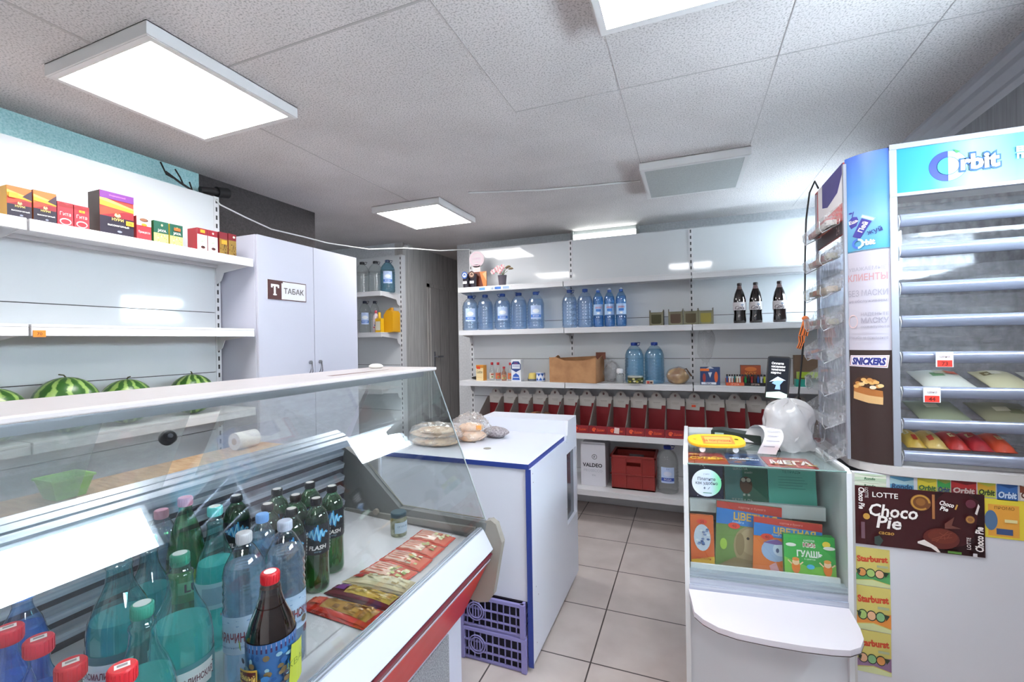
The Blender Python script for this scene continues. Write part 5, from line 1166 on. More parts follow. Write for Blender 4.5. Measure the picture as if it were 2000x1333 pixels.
def a(A, w, h):
    A.rect(-w/2, 0, w/2, h, C('#3f7a66')); A.rect(-w/2, 0, -w*.08, h, C('#5a9a9a')); A.text('ШКОЛА', -w*.12, h*.78, .010, C('#cfe0da')); A.text('зовёт', .01, h*.70, .008, C('#cfe0da')); A.ell(.0, h*.40, .022, .032, C('#6a4a34')); A.ell(-.009, h*.52, .009, .009, C('#d8d2c2')); A.ell(.009, h*.52, .009, .009, C('#d8d2c2')); A.ring(-.009, h*.52, .008, .010, C('#2a2a2a')); A.ring(.009, h*.52, .008, .010, C('#2a2a2a'))
    A.ell(w*.28, h*.93, .022, .013, C('#c9402c')); A.text('37', w*.28, h*.93, .012, C('#5a1a14')); A.rect(-.012, h*.15, -.004, h*.2, C('#c8d8cc')); A.rect(.004, h*.15, .012, h*.2, C('#c8d8cc'))
    A.text('ТЕТРАДЬ', -w*.1, h*.04, .012, C('#d8e4de'))
in_cab('notebook', 'dark green notebook with bird drawing and red price sticker', 'notebook', .156, .306, .20, .815, .975, C('#3f7a66'), a)
def a(A, w, h):
    A.rect(-w/2, 0, w/2, h, C('#74d2c2')); A.text('ТЕТРАДЬ', 0, h*.72, .010, C('#3f8a80'))
    for k in range(5): A.rect(-w*.28, h*(.60-.06*k), w*(.22+.05*(k % 3)), h*(.605-.06*k)+.0006, C('#4a9a8e'))
in_cab('notebook', 'plain turquoise exercise book with printed lines', 'notebook', .308, .468, .20, .815, .985, C('#74d2c2'), a)
def a(A, w, h):
    A.rect(-w/2, 0, w/2, h, C('#d8632c')); A.ell(-.0, h*.55, w*.36, h*.27, C('#cfd6e6')); rnd = random.Random(2)
    for k in range(14): A.ell(rnd.uniform(-w*.25,w*.25), rnd.uniform(h*.36,h*.74), .006, .004, C(rnd.choice(['#5a7ab8', '#e6e9f2', '#8a9ac8', '#3f5a94'])), 7)
    A.ell(0, h*.88, w*.22, h*.05, C('#e0402c')); A.text('25', 0, h*.88, .010, C('#6a1a14')); A.poly([(-w/2,0),(w/2,0),(w/2,h*.2),(-w/2,h*.1)], C('#e0b23a')); A.text('пластилин', 0, h*.15, .010, C('#c23a2c'), maxw=w*.7)
in_cab('craft_box', 'orange craft pack with white swirl at the left side of the cabinet', 'box', .016, .096, .08, .612, .79, C('#d8632c'), a, .08, th=.015)
def paper_top(A, w, h, txt):
    A.rect(-w/2, h*.66, w/2, h, C('#2f78c4')); A.poly([(-w/2, h*.90), (w/2, h*.86), (w/2, h), (-w/2, h)], C('#b8392f')); A.text('картон и бумага', w*.05, h*.94, h*.035, C('#e6a098'), maxw=w*.6)
    A.text(txt, w*.10, h*.80, h*.11, C('#dcae52'), maxw=w*.66, bold=.03); A.text('бумага', -w*.16, h*.71, h*.035, C('#bcd4ee'))
def a(A, w, h):
    A.rect(-w/2, 0, w/2, h, C('#6d8a4a')); A.ell(w*.02, h*.36, w*.24, h*.30, C('#a08a68')); A.ell(w*.06, h*.44, w*.19, h*.20, C('#b29c7a')); A.ell(-w*.12, h*.38, w*.07, h*.17, C('#8a7452')); A.ell(w*.14, h*.36, .010, .008, C('#3a3028')); A.ell(w*.0, h*.48, .005, .005, C('#2c241e')); A.ell(w*.12, h*.49, .005, .005, C('#2c241e')); A.poly([(-w/2,0),(w/2,0),(w/2,h*.12),(-w*.2,h*.18)], C('#8c7a58'))
    paper_top(A, w, h, 'ЦВЕТНАЯ'); A.ell(-w*.22, h*.65, .020, .011, C('#d8402c')); A.text('40', -w*.22, h*.65, .011, C('#5a1a14')); A.ell(-w*.38, h*.36, .012, .02, C('#9fbf4a'))
in_cab('coloured_paper_set', 'coloured paper set with a brown dog picture behind the fish set', 'paper set', .098, .312, .085, .606, .842, C('#6d8a4a'), a, .08, roll=.05, th=.005)
def a(A, w, h):
    A.rect(-w/2, 0, w/2, h, C('#d9722f')); A.ell(-w*.18, h*.42, w*.20, h*.20, C('#9fb4d8')); A.ell(-w*.10, h*.45, w*.11, h*.12, C('#c6d2e6')); A.ell(-w*.14, h*.43, .005, .008, C('#3a4a78')); A.poly([(-w*.36,h*.55),(-w*.15,h*.63),(w*.0,h*.56),(-w*.16,h*.53)], C('#7a5a9c')); A.poly([(-w*.26,h*.14),(-w*.16,h*.22),(-w*.10,h*.04),(-w*.22,h*.0)], C('#d8a0a8'))
    paper_top(A, w, h, 'ЦВЕТНАЯ'); A.ell(-w*.30, h*.66, .020, .011, C('#d8402c')); A.text('40', -w*.30, h*.66, .011, C('#5a1a14'))
in_cab('coloured_paper_set', 'coloured paper set with a pale blue fish picture behind the gouache box', 'paper set', .219, .432, .066, .612, .802, C('#d9722f'), a, .08, roll=.05, th=.005)
def a(A, w, h):
    A.rect(-w/2, 0, w/2, h, C('#3aa64a')); A.poly([(-w/2,0),(w/2,0),(w/2,h*.4),(0,h*.3),(-w/2,h*.5)], C('#7cc04a')); A.text('Kids', 0, h*.80, .016, C('#e6f0e2'), bold=.05); A.text('KIDS', 0, h*.80, .013, C('#c24a6a'), bold=.02); A.text('школа', 0, h*.90, .008, WHT); A.text('ГУАШЬ', 0, h*.60, .020, WHT, maxw=w*.5, bold=.04); A.text('6 цветов', 0, h*.49, .006, C('#e0f0d8'))
    A.ell(w*.33, h*.84, .012, .010, C('#f0d24a')); A.ell(w*.38, h*.76, .018, .006, WHT); A.ell(-w*.36, h*.78, .016, .006, WHT)
    for sx, hc in ((-.28, '#e8853a'), (.33, '#f0a04a')):
        A.ell(w*sx, h*.30, .013, .022, C('#e0782c')); A.ell(w*sx, h*.41, .011, .011, C('#f2c9a4')); A.ell(w*sx, h*.47, .011, .006, C(hc)); A.line([(w*sx-.012, h*.36), (w*sx-.024, h*.44)], .004, C('#f2c9a4')); A.line([(w*sx+.012, h*.36), (w*sx+.022, h*.42)], .004, C('#f2c9a4'))
    A.ell(0, h*.33, .012, .008, C('#4aa8d8')); A.ell(w*.02, h*.12, .010, .007, C('#d8a03a'))
in_cab('paint_box', 'green gouache paint box with white lettering in the lower right of the cabinet', 'paint box', .315, .470, .045, .612, .762, C('#2f8a3c'), a, .10, th=.03)
# stickers laid under the top glass
def flat_card(name, label, loc, rz, w, d, art, side):
    b = MB(); b.box(-w/2, w/2, -d/2, d/2, 0, .002, side); art(Art(b, plane((0,0,.002), X, Y)), w, d); o = b.obj(name); p = CABM @ Vector(loc); o.location = p; o.rotation_euler = (0, 0, KZ+rz); tag(o, label, 'magazine', 'magazines lying under the top glass')
def swirl(cols, txt, tc, sz):
    def f(A, w, d):
        rnd = random.Random(len(txt)+len(cols)); A.rect(-w/2, -d/2, w/2, d/2, C(cols[0]))
        for k in range(12):
            x = rnd.uniform(-w*.45, w*.3); y = rnd.uniform(-d*.42, d*.3); A.poly([(x, y), (x+w*.2, y+d*.05), (x+w*.25, y+d*.12), (x+w*.05, y+d*.10)], C(rnd.choice(cols)))
        A.text(txt, 0, -d*.12, sz, C(tc), maxw=w*.85, bold=.04, shear=.2)
    return f
b = MB(); b.prism([(.012,.02),(.475,.02),(.475,.54),(.066,.54)], 'z', .996, .9985, C('#a9b0b4', .5)); o = b.obj('glass_support', t)
flat_card('magazine', 'red and yellow magazine at the left under the top glass', (.075, .11, .9988), .02, .135, .16, swirl(['#b83a34', '#e8a04a', '#8a2a34', '#d86a3a', '#f2d08a'], 'СУПЕР', '#e6c04a', .03), C('#b83a34'))
flat_card('magazine', 'blue and orange magazine in the middle under the top glass', (.205, .12, .9988), -.08, .115, .16, swirl(['#3a5a94', '#7fa0c8', '#c9583a', '#2a2f4a', '#d8c8b0'], 'МАШИНКИ', '#d8e0ec', .02), C('#3a4a7a'))
flat_card('magazine', 'red magazine with white lettering at the right under the top glass', (.345, .10, .9988), -.03, .15, .13, swirl(['#c23a30', '#e8903a', '#8a2430', '#d8b04a'], 'МЕГА', '#f0e6e2', .05), C('#b83a30'))
# toy skateboard
p = CABM @ Vector((.128, .215, 1.0072))
t = thing('toy_skateboard', 'yellow toy skateboard with white wheels on the glass top', 'toy', p, KZ+.10)
pts = [(.105*math.copysign(abs(math.cos(a))**.55, math.cos(a)), .052*math.copysign(abs(math.sin(a))**.8, math.sin(a))) for a in [2*PI*k/40 for k in range(40)]]
b = MB(); b.prism(pts, 'z', .022, .029, C('#e9b42c', .35)); b.prism([(x*.985, y*.96) for x, y in pts], 'z', .029, .031, C('#f0c02f', .35)); A = Art(b, plane((0,0,.031), X, Y))
A.poly([(-.055,-.036),(.06,-.036),(.065,.032),(-.05,.034)], C('#e08a3a')); A.poly([(-.045,-.026),(.05,-.026),(.055,.022),(-.04,.024)], C('#e9b45a')); A.text('За покупками', .0, -.006, .022, C('#c2452c'), maxw=.10, bold=.02); A.ell(.075, .004, .008, .006, C('#6a6a24')); A.ell(-.08, 0, .006, .006, C('#d89a2a'))
b.v = [tuple(Matrix.Translation((0,0,.027)) @ Matrix.Rotation(.24, 4, 'X') @ Matrix.Translation((0,0,-.017)) @ Vector(q)) for q in b.v]; b.obj('deck', t)
for x in (-.06, .06):
    b = MB(); b.cyl((x,-.036,.012),(x,.036,.012), .003, GREYM); b.box(x-.01,x+.01,-.012,.012,.012,.022, C('#d9d9d9')); b.obj('truck', t)
    for y in (-.036, .036): b = MB(); b.cyl((x,y-.006,.011),(x,y+.006,.011), .011, C('#e9e6e4', .4), 16); b.obj('wheel', t)
# card terminal, receipt, bag
p = CABM @ Vector((.245, .42, 1.0072)); t = thing('card_terminal', 'dark handheld card terminal lying on the glass top', 'card terminal', p, KZ-.25)
b = MB(); b.prism([(-.10,0),(.09,0),(.09,.030),(.02,.034),(-.06,.045),(-.10,.040)], 'y', -.038, .038, C('#26302c', .45)); b.obj('body', t, bevel=.006)
b = MB(); A = Art(b, fy(-.0385)); b.box(-.085,-.05,-.0395,-.038,.010,.032, C('#b8d0c4', .3)); b.obj('screen', t)
p = CABM @ Vector((.315, .26, 1.0072)); b = MB()
def rc(u, v):
    s = v*3.2; y = -.07+.06*v*3.2 if s < 1 else None
    z = .002+.085*math.sin(min(1, v)*PI)**.8*(1 if v < 1 else 0); yy = -.085+.19*v-.05*math.sin(v*PI*2); xx = (u-.5)*.062+.028*math.sin(v*4.2)-.01
    return (xx, yy, z)
b.grid(rc, 6, 26, C('#ece9ee', .7)); rows = MB(); 
A = Art(b, lambda u, v, h: Vector(rc(u, v))+Vector((0, -h*3, h*2)), step=.0005)
for k in range(9): A.rect(.15, .08+.09*k, .75+.1*(k % 2), .095+.09*k, C('#a7a4b0'))
o = b.obj('receipt'); o.location = p; o.rotation_euler = (0, 0, KZ-.1); tag(o, 'long curling white paper receipt on the glass top', 'receipt')
b = MB(); b.prism([(-.02,0),(.02,0),(.0,.05)], 'y', -.004, .004, C('#2a2c32')); A = Art(b, fy(-.004)); A.line([(-.012,.006),(0,.038),(.012,.006)], .003, C('#b9bcc6')); o = b.obj('stand_card'); o.location = CABM @ Vector((.340,.235,1.0075)); tag(o, 'tiny dark triangular stand between the receipt and the bag', 'stand')
BAGM = glass('white_bag_film', (.98,.98,.99), 1.3, .16, .84, .6)
def bagfn(seed, rx, ry, h):
    rnd = random.Random(seed); ph = [rnd.uniform(0, 6) for _ in range(8)]
    def f(u, v):
        a = 2*PI*u; k = (1-.02*v)*(1+.06*abs(math.sin(1.0*a+ph[0]))+.13*abs(math.sin(2.5*a+ph[1]+3*v))-.07*abs(math.sin(5*v+2*a+ph[4]))-.05*abs(math.sin(4*a-7*v)))
        top = 1 if v < .80 else max(0, 1-((v-.80)/.20)**1.7)
        z = h*(v if v < .8 else .8+.28*math.sin((v-.8)/.2*PI/2)) + .010*math.sin(5*a+ph[3])*v + .005*math.sin(11*a+14*v)
        return (rx*k*top*math.cos(a), ry*k*top*math.sin(a), max(0, z))
    return f
b = MB(); b.grid(bagfn(3, .084, .072, .172), 64, 34, BAGM); 
rnd = random.Random(12)
for k in range(7): b.grid((lambda a0, hh: lambda u, v: ((.02+.07*u)*math.cos(a0+.4*v)*.9, (.02+.05*u)*math.sin(a0+.4*v), .02+hh*(1-.35*u)*v+.012*math.sin(8*u+5*v)))(k*.9, rnd.uniform(.10, .17)), 10, 10, BAGM)
p = CABM @ Vector((.405, .30, 1.0075)); o = b.obj('plastic_bag', None, p, .3); tag(o, 'crumpled translucent white plastic bag on the glass top', 'plastic bag')

# ---------------------------------------------------------------- payment screen on a pole
p = CABM @ Vector((.435, .47, 1.0075)); t = thing('payment_screen', 'tall black payment screen tilted on a pole behind the plastic bag', 'payment terminal', p, KZ)
b = MB(); b.cyl((0,0,0),(0,0,.012), .045, DARK, 24); b.cyl((0,0,.012),(-.005,0,.22), .015, C('#3a3b42', .4), 16); b.obj('pole', t)
Ms = Matrix.Translation((-.025,-.03,.265)) @ Matrix.Rotation(-.22, 4, 'X') @ Matrix.Rotation(.14, 4, 'Y') @ Matrix.Rotation(-.35, 4, 'Z')
b = MB(); pp = []
for cx, cz, a0 in ((.033,.083,0),(-.033,.083,PI/2),(-.033,-.083,PI),(.033,-.083,1.5*PI)): pp += [(cx+.010*math.cos(a0+k*PI/8), cz+.010*math.sin(a0+k*PI/8)) for k in range(5)]
b.prism(pp, 'y', -.008, .010, C('#17181c', .3)); b.v = [tuple(Ms @ Vector(q)) for q in b.v]; b.obj('housing', t)
b = MB(); A = Art(b, (lambda f: lambda u, v, h: Ms @ f(u, v, h))(fy(-.008))); A.rect(-.038,-.087,.038,.087, emis('screen_dark', (.03,.045,.09), .12, .01)); wt = emis('screen_white', (.9,.93,1), .9, .02); lb = emis('screen_blue', (.25,.45,.85), .8, .02)
for k, s in enumerate(('Оплата', 'касанием', 'телефоном', 'карты')): A.text(s, -.026, .062-.0135*k, .0095, wt, maxw=.05, align='l', bold=.02)
A.poly([(-.02,-.025),(.0,.0),(.022,-.012),(.01,-.03),(.012,-.05),(-.008,-.05),(-.004,-.032)], lb); A.poly([(-.03,-.02),(.0,.005),(.03,-.01),(0,-.012)], emis('screen_pale', (.55,.72,1), .9, .02)); A.poly([(-.038,-.087),(.038,-.087),(.038,-.068),(.01,-.058),(-.038,-.066)], emis('screen_green', (.55,.85,.75), .9, .02)); A.rect(-.02,-.08,.02,-.068, wt)
b.obj('screen', t)

# ================================================================ kiosk on the right: counter and candy rack
KY = 1.775
t = thing('kiosk_counter', 'white front counter under the candy rack, covered with wrapper samples', 'counter', (.495, KY, 0))
b = MB(); b.box(0, .70, 0, .018, 0, 1.0, C('#d2d3da', .4)); b.obj('front_panel', t)
b = MB(); b.box(.0, .70, .018, .42, .04, .06, LAMW); b.box(.685, .70, .018, .43, 0, 1.0, LAMW); b.box(0.012, .70, .415, .43, 0, 1.0, LAMW); b.obj('carcass', t)
pts = [(.012,.075),(.03,.035),(.06,.008),(.10,-.010),(.15,-.018),(.70,-.018),(.70,.43),(.012,.43)]
b = MB(); b.prism(pts, 'z', 1.002, 1.030, C('#c3bfbe', .4)); b.obj('top_board', t, bevel=.002)
b = MB(); b.box(-.004, .004, -.006, .0, 0, 1.0, C('#c9c6c4', .4)); b.obj('edge_strip', t)
def wrapper(name, label, x0, x1, z0, z1, art, col, group=None, skew=0.0, off=.0, wave_=0.0):
    """thin printed wrapper stuck to the counter front"""
    w, h = x1-x0, z1-z0; b = MB(); n = 24
    def fn(u, v, hh): return Vector((u, -hh-.0016-off-wave_*math.sin(u*14+1)*math.sin(v*9), v+skew*(u+w/2)))
    b.grid(lambda a, c: fn((a-.5)*w, c*h, 0), n, 6, col); b.grid(lambda a, c: fn((.5-a)*w, c*h, -.0008), n, 6, col)
    art(Art(b, fn, step=.0003), w, h)
    o = b.obj(name, None, ((x0+x1)/2, KY, z0)); return tag(o, label, 'wrapper', group)
BRN = C('#3d1a1d', .25)
def a(A, w, h):
    A.rect(w*.14, 0.002, w/2-.002, h-.002, C('#2a1214', .25)); A.rect(-w/2, 0.001, -w*.40, h-.001, C('#451d20', .25))
    wt = C('#efe8e4', .4); go = C('#b98a3c', .4); ch = C('#6b2e22', .35)
    A.text('LOTTE', -w*.24, h*.87, .017, wt, maxw=.066, bold=.01)
    A.text('Choco', -w*.18, h*.615, .040, wt, maxw=.125, bold=.022, shear=.15); A.text('Pie', -w*.215, h*.42, .040, wt, maxw=.068, bold=.022, shear=.15); A.text('cacao', -w*.235, h*.24, .013, go, shear=.2, bold=.02)
    A.ell(w*.03, h*.80, .026, .026, C('#6b3c1c')); A.ring(w*.03, h*.80, .019, .024, go, 0, 5.4); A.ell(w*.03, h*.81, .012, .012, C('#8a5a2a')); A.rect(w*.115, h*.55, w*.135, h*.95, C('#a0683c'))
    A.ell(w*.18, h*.24, w*.135, h*.17, C('#5c241d')); A.ell(w*.19, h*.28, w*.11, h*.12, ch)
    rnd = random.Random(2)
    for k in range(8): A.line([(w*.19+rnd.uniform(-.03,.025), h*.28+rnd.uniform(-.018,.015)), (w*.19+rnd.uniform(-.03,.03), h*.28+rnd.uniform(-.015,.018))], .0016, C('#8a4a38'))
    A.poly([(w*.0, h*.16), (w*.05, h*.20), (w*.14, h*.10), (w*.17, h*.02), (w*.15, h*.015), (w*.10, h*.08), (w*.0, h*.13)], C('#e6ddd8'))
    A.text('Choco', w*.22, h*.82, .014, wt, maxw=.035, shear=.15, rot=-.2, bold=.03); A.text('Pie', w*.20, h*.74, .013, wt, maxw=.02, shear=.15, rot=-.2, bold=.03); A.line([(w*.28,h*.74),(w*.295,h*.82)], .004, go)
    A.poly([(w*.42,h*.70),(w*.435,h*.68),(w*.455,h*.82),(w*.445,h*.86)], C('#e0d6d2')); A.ell(w*.39, h*.85, .012, .013, C('#5c2430')); A.ell(w*.385, h*.60, .011, .012, C('#8a5a34')); A.ring(w*.385, h*.60, .007, .009, go)
    A.poly([(w*.2,h*.5),(w*.27,h*.62),(w*.25,h*.48),(w*.32,h*.44),(w*.2,h*.42)], C('#6a3a30')); A.rect(w*.22, h*.03, w*.32, h*.065, C('#5a8a3a'))
    A.text('Choco Pie', w*.445, h*.30, .019, wt, maxw=.075, rot=PI/2, shear=.15, bold=.03); A.text('LOTTE', w*.37, h*.22, .010, wt, maxw=.036, rot=PI/2); A.rect(w*.40, h*.0+.002, w*.43, h*.07, C('#c9c4c8'))
    A.text('Choco Pie', -w*.435, h*.80, .016, wt, maxw=.07, rot=-PI/2, shear=.15, bold=.03); A.text('LOTTE', -w*.395, h*.90, .009, wt, maxw=.032, rot=-PI/2); A.ell(-w*.40, h*.50, .009, .010, go); A.rect(-w*.445, h*.12, -w*.415, h*.40, C('#6a4a54'))
    A.poly([(-w*.34,h*.05),(-w*.30,h*.02),(-w*.27,h*.12),(-w*.30,h*.2),(-w*.34,h*.17)], C('#33413c'))
wrapper('cake_wrapper', 'large dark brown chocolate cake wrapper taped to the counter front', .494, .822, .768, .958, a, BRN, skew=.012, off=.003, wave_=.002)
def gum(txt, c1, c2, tc='#e9efe6'):
    def f(A, w, h):
        A.rect(-w/2, 0, w/2, h*.45, C(c2)); A.text(txt, 0, h*.32, h*.36, C(tc), maxw=w*.9, bold=.04, shear=.15); A.poly([(-w*.5,h*.9),(w*.1,h*.7),(w*.5,h*.85),(w*.5,h),(-w*.5,h)], C(c2))
    return f
wrapper('gum_wrapper', 'white and green mint wrapper, upper of two at the left corner of the counter', .497, .584, .976, .998, gum('Rondo', '#d8dcc8', '#b9c9b0', '#2f5a3a'), C('#d9dccb'), off=.0005)
wrapper('gum_wrapper', 'white and green mint wrapper, lower of two at the left corner of the counter', .497, .584, .952, .975, gum('Rondo', '#d8dcc8', '#c2ceb8', '#2f5a3a'), C('#d5d8c6'))
wrapper('gum_wrapper', 'blue mint wrapper right of the two white and green ones', .594, .654, .952, .996, gum('Rondo', '#6fa0b8', '#4f86a8', '#1f3a5a'), C('#9dbcc4'))
wrapper('gum_wrapper', 'yellow gum wrapper left of the green one', .664, .711, .955, .997, gum('Orbit', '#d8c23a', '#b8b03a', '#2a5a3a'), C('#d6c43c'))
wrapper('gum_wrapper', 'green gum wrapper between the yellow and red ones', .713, .744, .952, .999, gum('Orbit', '#4a9a4a', '#8a9a4a', '#1f3a6a'), C('#3f9a4c'))
wrapper('gum_wrapper', 'red gum wrapper over the top edge of the large brown wrapper', .746, .805, .955, 1.0, gum('Orbit', '#a8282a', '#7a1f24', '#c9b8b0'), C('#b02c2c'))
wrapper('gum_wrapper', 'orange-yellow gum wrapper left of the tall blue one', .808, .849, .955, 1.001, gum('Orbit', '#d8a43a', '#b8c04a', '#2a3a2a'), C('#d9ac3a'))
wrapper('gum_wrapper', 'tall blue gum wrapper above the yellow card', .852, .898, .950, 1.002, gum('Orbit', '#3a6ab8', '#2f5a9a', '#cfe0f0'), C('#3f74bc'))
wrapper('gum_wrapper', 'brown and white gum wrapper at the right edge of the photo', .903, .945, .955, 1.003, gum('Orbit', '#8a4a34', '#e0d8d0', '#5a2a1a'), C('#8a4a34'))
def a(A, w, h):
    A.rect(-w*.35, h*.05, w*.22, h*.86, C('#d8983a')); A.text('ПРОМО', -w*.05, h*.78, .009, C('#6a4a1c')); A.rect(-w*.2, h*.1, w*.1, h*.25, C('#3a4f7a')); A.ell(-w*.3, h*.45, .015, .03, C('#4f6a8a')); A.rect(-w*.05, h*.42, w*.18, h*.5, C('#e0d49a'))
wrapper('promo_card', 'yellow and orange promotional card right of the brown wrapper', .812, .935, .835, .952, a, C('#d8c43a'), off=.0003)['category'] = 'card'
def starb(hill, fruit):
    def f(A, w, h):
        A.poly([(-w/2,h*.12),(0,h*.18),(w/2,h*.10),(w/2,h*.42),(-w/2,h*.30)], C(hill)); A.poly([(-w/2,0),(w/2,0),(w/2,h*.08),(0,h*.16),(-w/2,h*.10)], C('#c9cf9a')); A.text('Starburst', 0, h*.72, h*.15, C('#c2482a'), maxw=w*.88, bold=.05, rot=.08)
        dk = C('#2c3a2c'); rnd = random.Random(len(hill)+fruit)
        for k, x in enumerate((-.30, -.05, .20)):
            A.ell(w*x, h*.34, w*.14, h*.12, dk); A.ell(w*x, h*.34, w*.115, h*.098, C(('#c9884a', '#9dbb6a', '#d8a884', '#7fae7a')[(k+fruit) % 4]))
        A.poly([(-w*.48,h*.42),(-w*.38,h*.28),(-w*.34,h*.40)], dk); A.poly([(w*.30,h*.42),(w*.46,h*.40),(w*.36,h*.28)], dk)
        A.rect(w*.12, h*.52, w*.44, h*.58, C('#a8b08a'))
    return f
wrapper('fruit_candy_wrapper', 'yellow fruit candy wrapper with green hill, top of three in a column', .497, .590, .634, .757, starb('#4f9a5a', 0), C('#cdbf6a'), 'yellow fruit candy wrappers')
wrapper('fruit_candy_wrapper', 'yellow fruit candy wrapper with orange hill, middle of three in a column', .497, .591, .489, .632, starb('#d8883a', 1), C('#cdbf6a'), 'yellow fruit candy wrappers')
wrapper('fruit_candy_wrapper', 'yellow fruit candy wrapper with violet foot, bottom of three in a column', .497, .590, .350, .487, starb('#8a6a8a', 2), C('#cabc68'), 'yellow fruit candy wrappers')

# ---------------------------------------------------------------- candy rack
t = thing('candy_rack', 'tall candy rack of clear acrylic trays with blue illustrated header', 'display rack', (0, 0, 1.0305))
RZ = 1.0305
FR = C('#a4a7b2', .3, .3)
b = MB()
for (x0, x1, y0, y1) in ((.603, .622, 1.766, 1.786), (1.170, 1.188, 1.766, 1.786), (.603, .618, 2.165, 2.18), (1.170, 1.185, 2.165, 2.18), (.497, .506, 1.825, 1.84), (.497, .506, 2.17, 2.185)):
    b.box(x0, x1, y0, y1, 0, (2.05 if y0 < 1.8 else 2.03)-RZ, FR)
b.box(.603, 1.188, 1.764, 1.784, 2.036-RZ, 2.052-RZ, FR); b.box(.603, 1.188, 1.764, 1.784, 1.886-RZ, 1.896-RZ, FR); b.box(.50, 1.188, 2.165, 2.18, 2.02-RZ, 2.035-RZ, FR); b.box(.89, .90, 2.168, 2.178, 0, 2.03-RZ, FR)
b.obj('frame', t)
HG = grad_mat('header_print', [(0, '#1f7d9e'), (.16, '#2f8ca8'), (.34, '#86b0b8'), (.52, '#4f98ae'), (.8, '#2383a6'), (1, '#4f97ae')], 'X', .62, 1.17)
b = MB(); b.box(.622, 1.170, 1.770, 1.90, 1.896-RZ, 2.036-RZ, HG)
b.box(.64, 1.16, 1.80, 1.9, 1.895-RZ, 1.897-RZ, LHOUSE)
A = Art(b, fy(1.770)); ob = C('#3f56b8', .35); wt = C('#c9ced2', .35)
cx, cz = .749, 1.964-RZ; b2 = C('#1d4a80', .35)
A.ring(cx, cz, .0265, .0465, b2, PI/2-.03, 1.5*PI+.03); A.ring(cx, cz, .0275, .0455, C('#34428e', .35), PI/2, 1.5*PI)
A.ring(cx, cz, .0265, .0465, b2, -PI/2, PI/2); A.ring(cx, cz, .0275, .0455, C('#8fb8c8', .35), -PI/2, PI/2); A.ell(cx, cz, .0265, .0265, b2); A.ell(cx, cz, .0258, .0258, C('#3a94b0', .35), 20, PI/2, 1.5*PI); A.ell(cx, cz, .0258, .0258, wt, 20, -PI/2, PI/2)
A.poly([(cx+.012, cz+.050), (cx+.03, cz+.040), (cx+.02, cz+.036)], C('#3f9a4a'))
A.text('rbit', .823, 1.970-RZ, .050, b2, maxw=.098, bold=.085); A.text('rbit', .823, 1.970-RZ, .045, wt, maxw=.091, bold=.04)
for k, c in ((.985, wt), (.97, wt)): pass
A.text('ЕШЬ', .925, 1.988-RZ, .014, wt, bold=.06); A.text('ПЕЙ', .925, 1.968-RZ, .014, wt, bold=.06)
o = b.obj('header', t); o['label'] = 'blue header panel with white gum lettering'
# curved corner panel
PA, PB = Vector((.503, 1.832, 0)), Vector((.603, 1.770, 0)); dd = (PB-PA); CL = dd.length; dd.normalize(); NN = Vector((dd.y, -dd.x, 0))
if NN.y > 0: NN = -NN
def curve_fn(u, v, h):
    s = max(0, min(1, u/CL)); return PA+dd*u+NN*(.060*s*(1-s)+h)+Vector((0, 0, v-RZ))
def curved(name, z0, z1, mat, art, label):
    b = MB(); b.grid(lambda a, c: curve_fn(a*CL, z0+(z1-z0)*c, 0), 14, 1, mat); b.grid(lambda a, c: curve_fn((1-a)*CL, z0+(z1-z0)*c, -.004), 14, 1, mat)
    art(Art(b, curve_fn, du=.01)); o = b.obj(name, t); o['label'] = label
m = CL/2
def a(A):
    v1 = C('#3b3590', .4)
    A.poly([(.018,1.805),(.034,1.812),(.040,1.830),(.036,1.842),(.022,1.845),(.012,1.835),(.012,1.818)], v1); A.line([(.022,1.845),(.026,1.862)], .003, v1); A.ell(.017,1.858,.006,.003, v1, 10)
    A.text('Ешь', .026, 1.828, .011, WHT, rot=.15, bold=.03)
    c, s = math.cos(-.5), math.sin(-.5)
    def R(x, y): return (.052+x*c-y*s, 1.808+x*s+y*c)
    A.poly([R(-.012,-.040), R(.012,-.040), R(.015,.022), R(-.015,.022)], v1); A.poly([R(-.020,.022), R(.020,.022), R(.020,.034), R(-.020,.034)], C('#8fb4dc', .4)); A.poly([R(-.017,.025), R(.017,.025), R(.017,.031), R(-.017,.031)], C('#dfeaf6', .4))
    A.text('Пей', .052, 1.805, .014, WHT, rot=1.05, bold=.03); A.text('жуй', .082, 1.788, .015, C('#2c3a7a'), rot=.25, bold=.02)
    A.ring(.038, 1.752, .010, .017, C('#3f6ac0', .35), PI/2, 1.5*PI); A.ring(.038, 1.752, .010, .017, C('#bfe0f2', .35), -PI/2, PI/2); A.text('rbit', .067, 1.753, .017, WHT, maxw=.034, bold=.06)
curved('blue_panel', 1.725, 2.046, grad_mat('blue_print', [(0, '#4a9cc0'), (.35, '#73a3c8'), (.6, '#4f88c2'), (1, '#4668bc')], 'Z', 1.725-RZ, 2.046-RZ), a, 'blue curved panel with fruit and cup drawing')
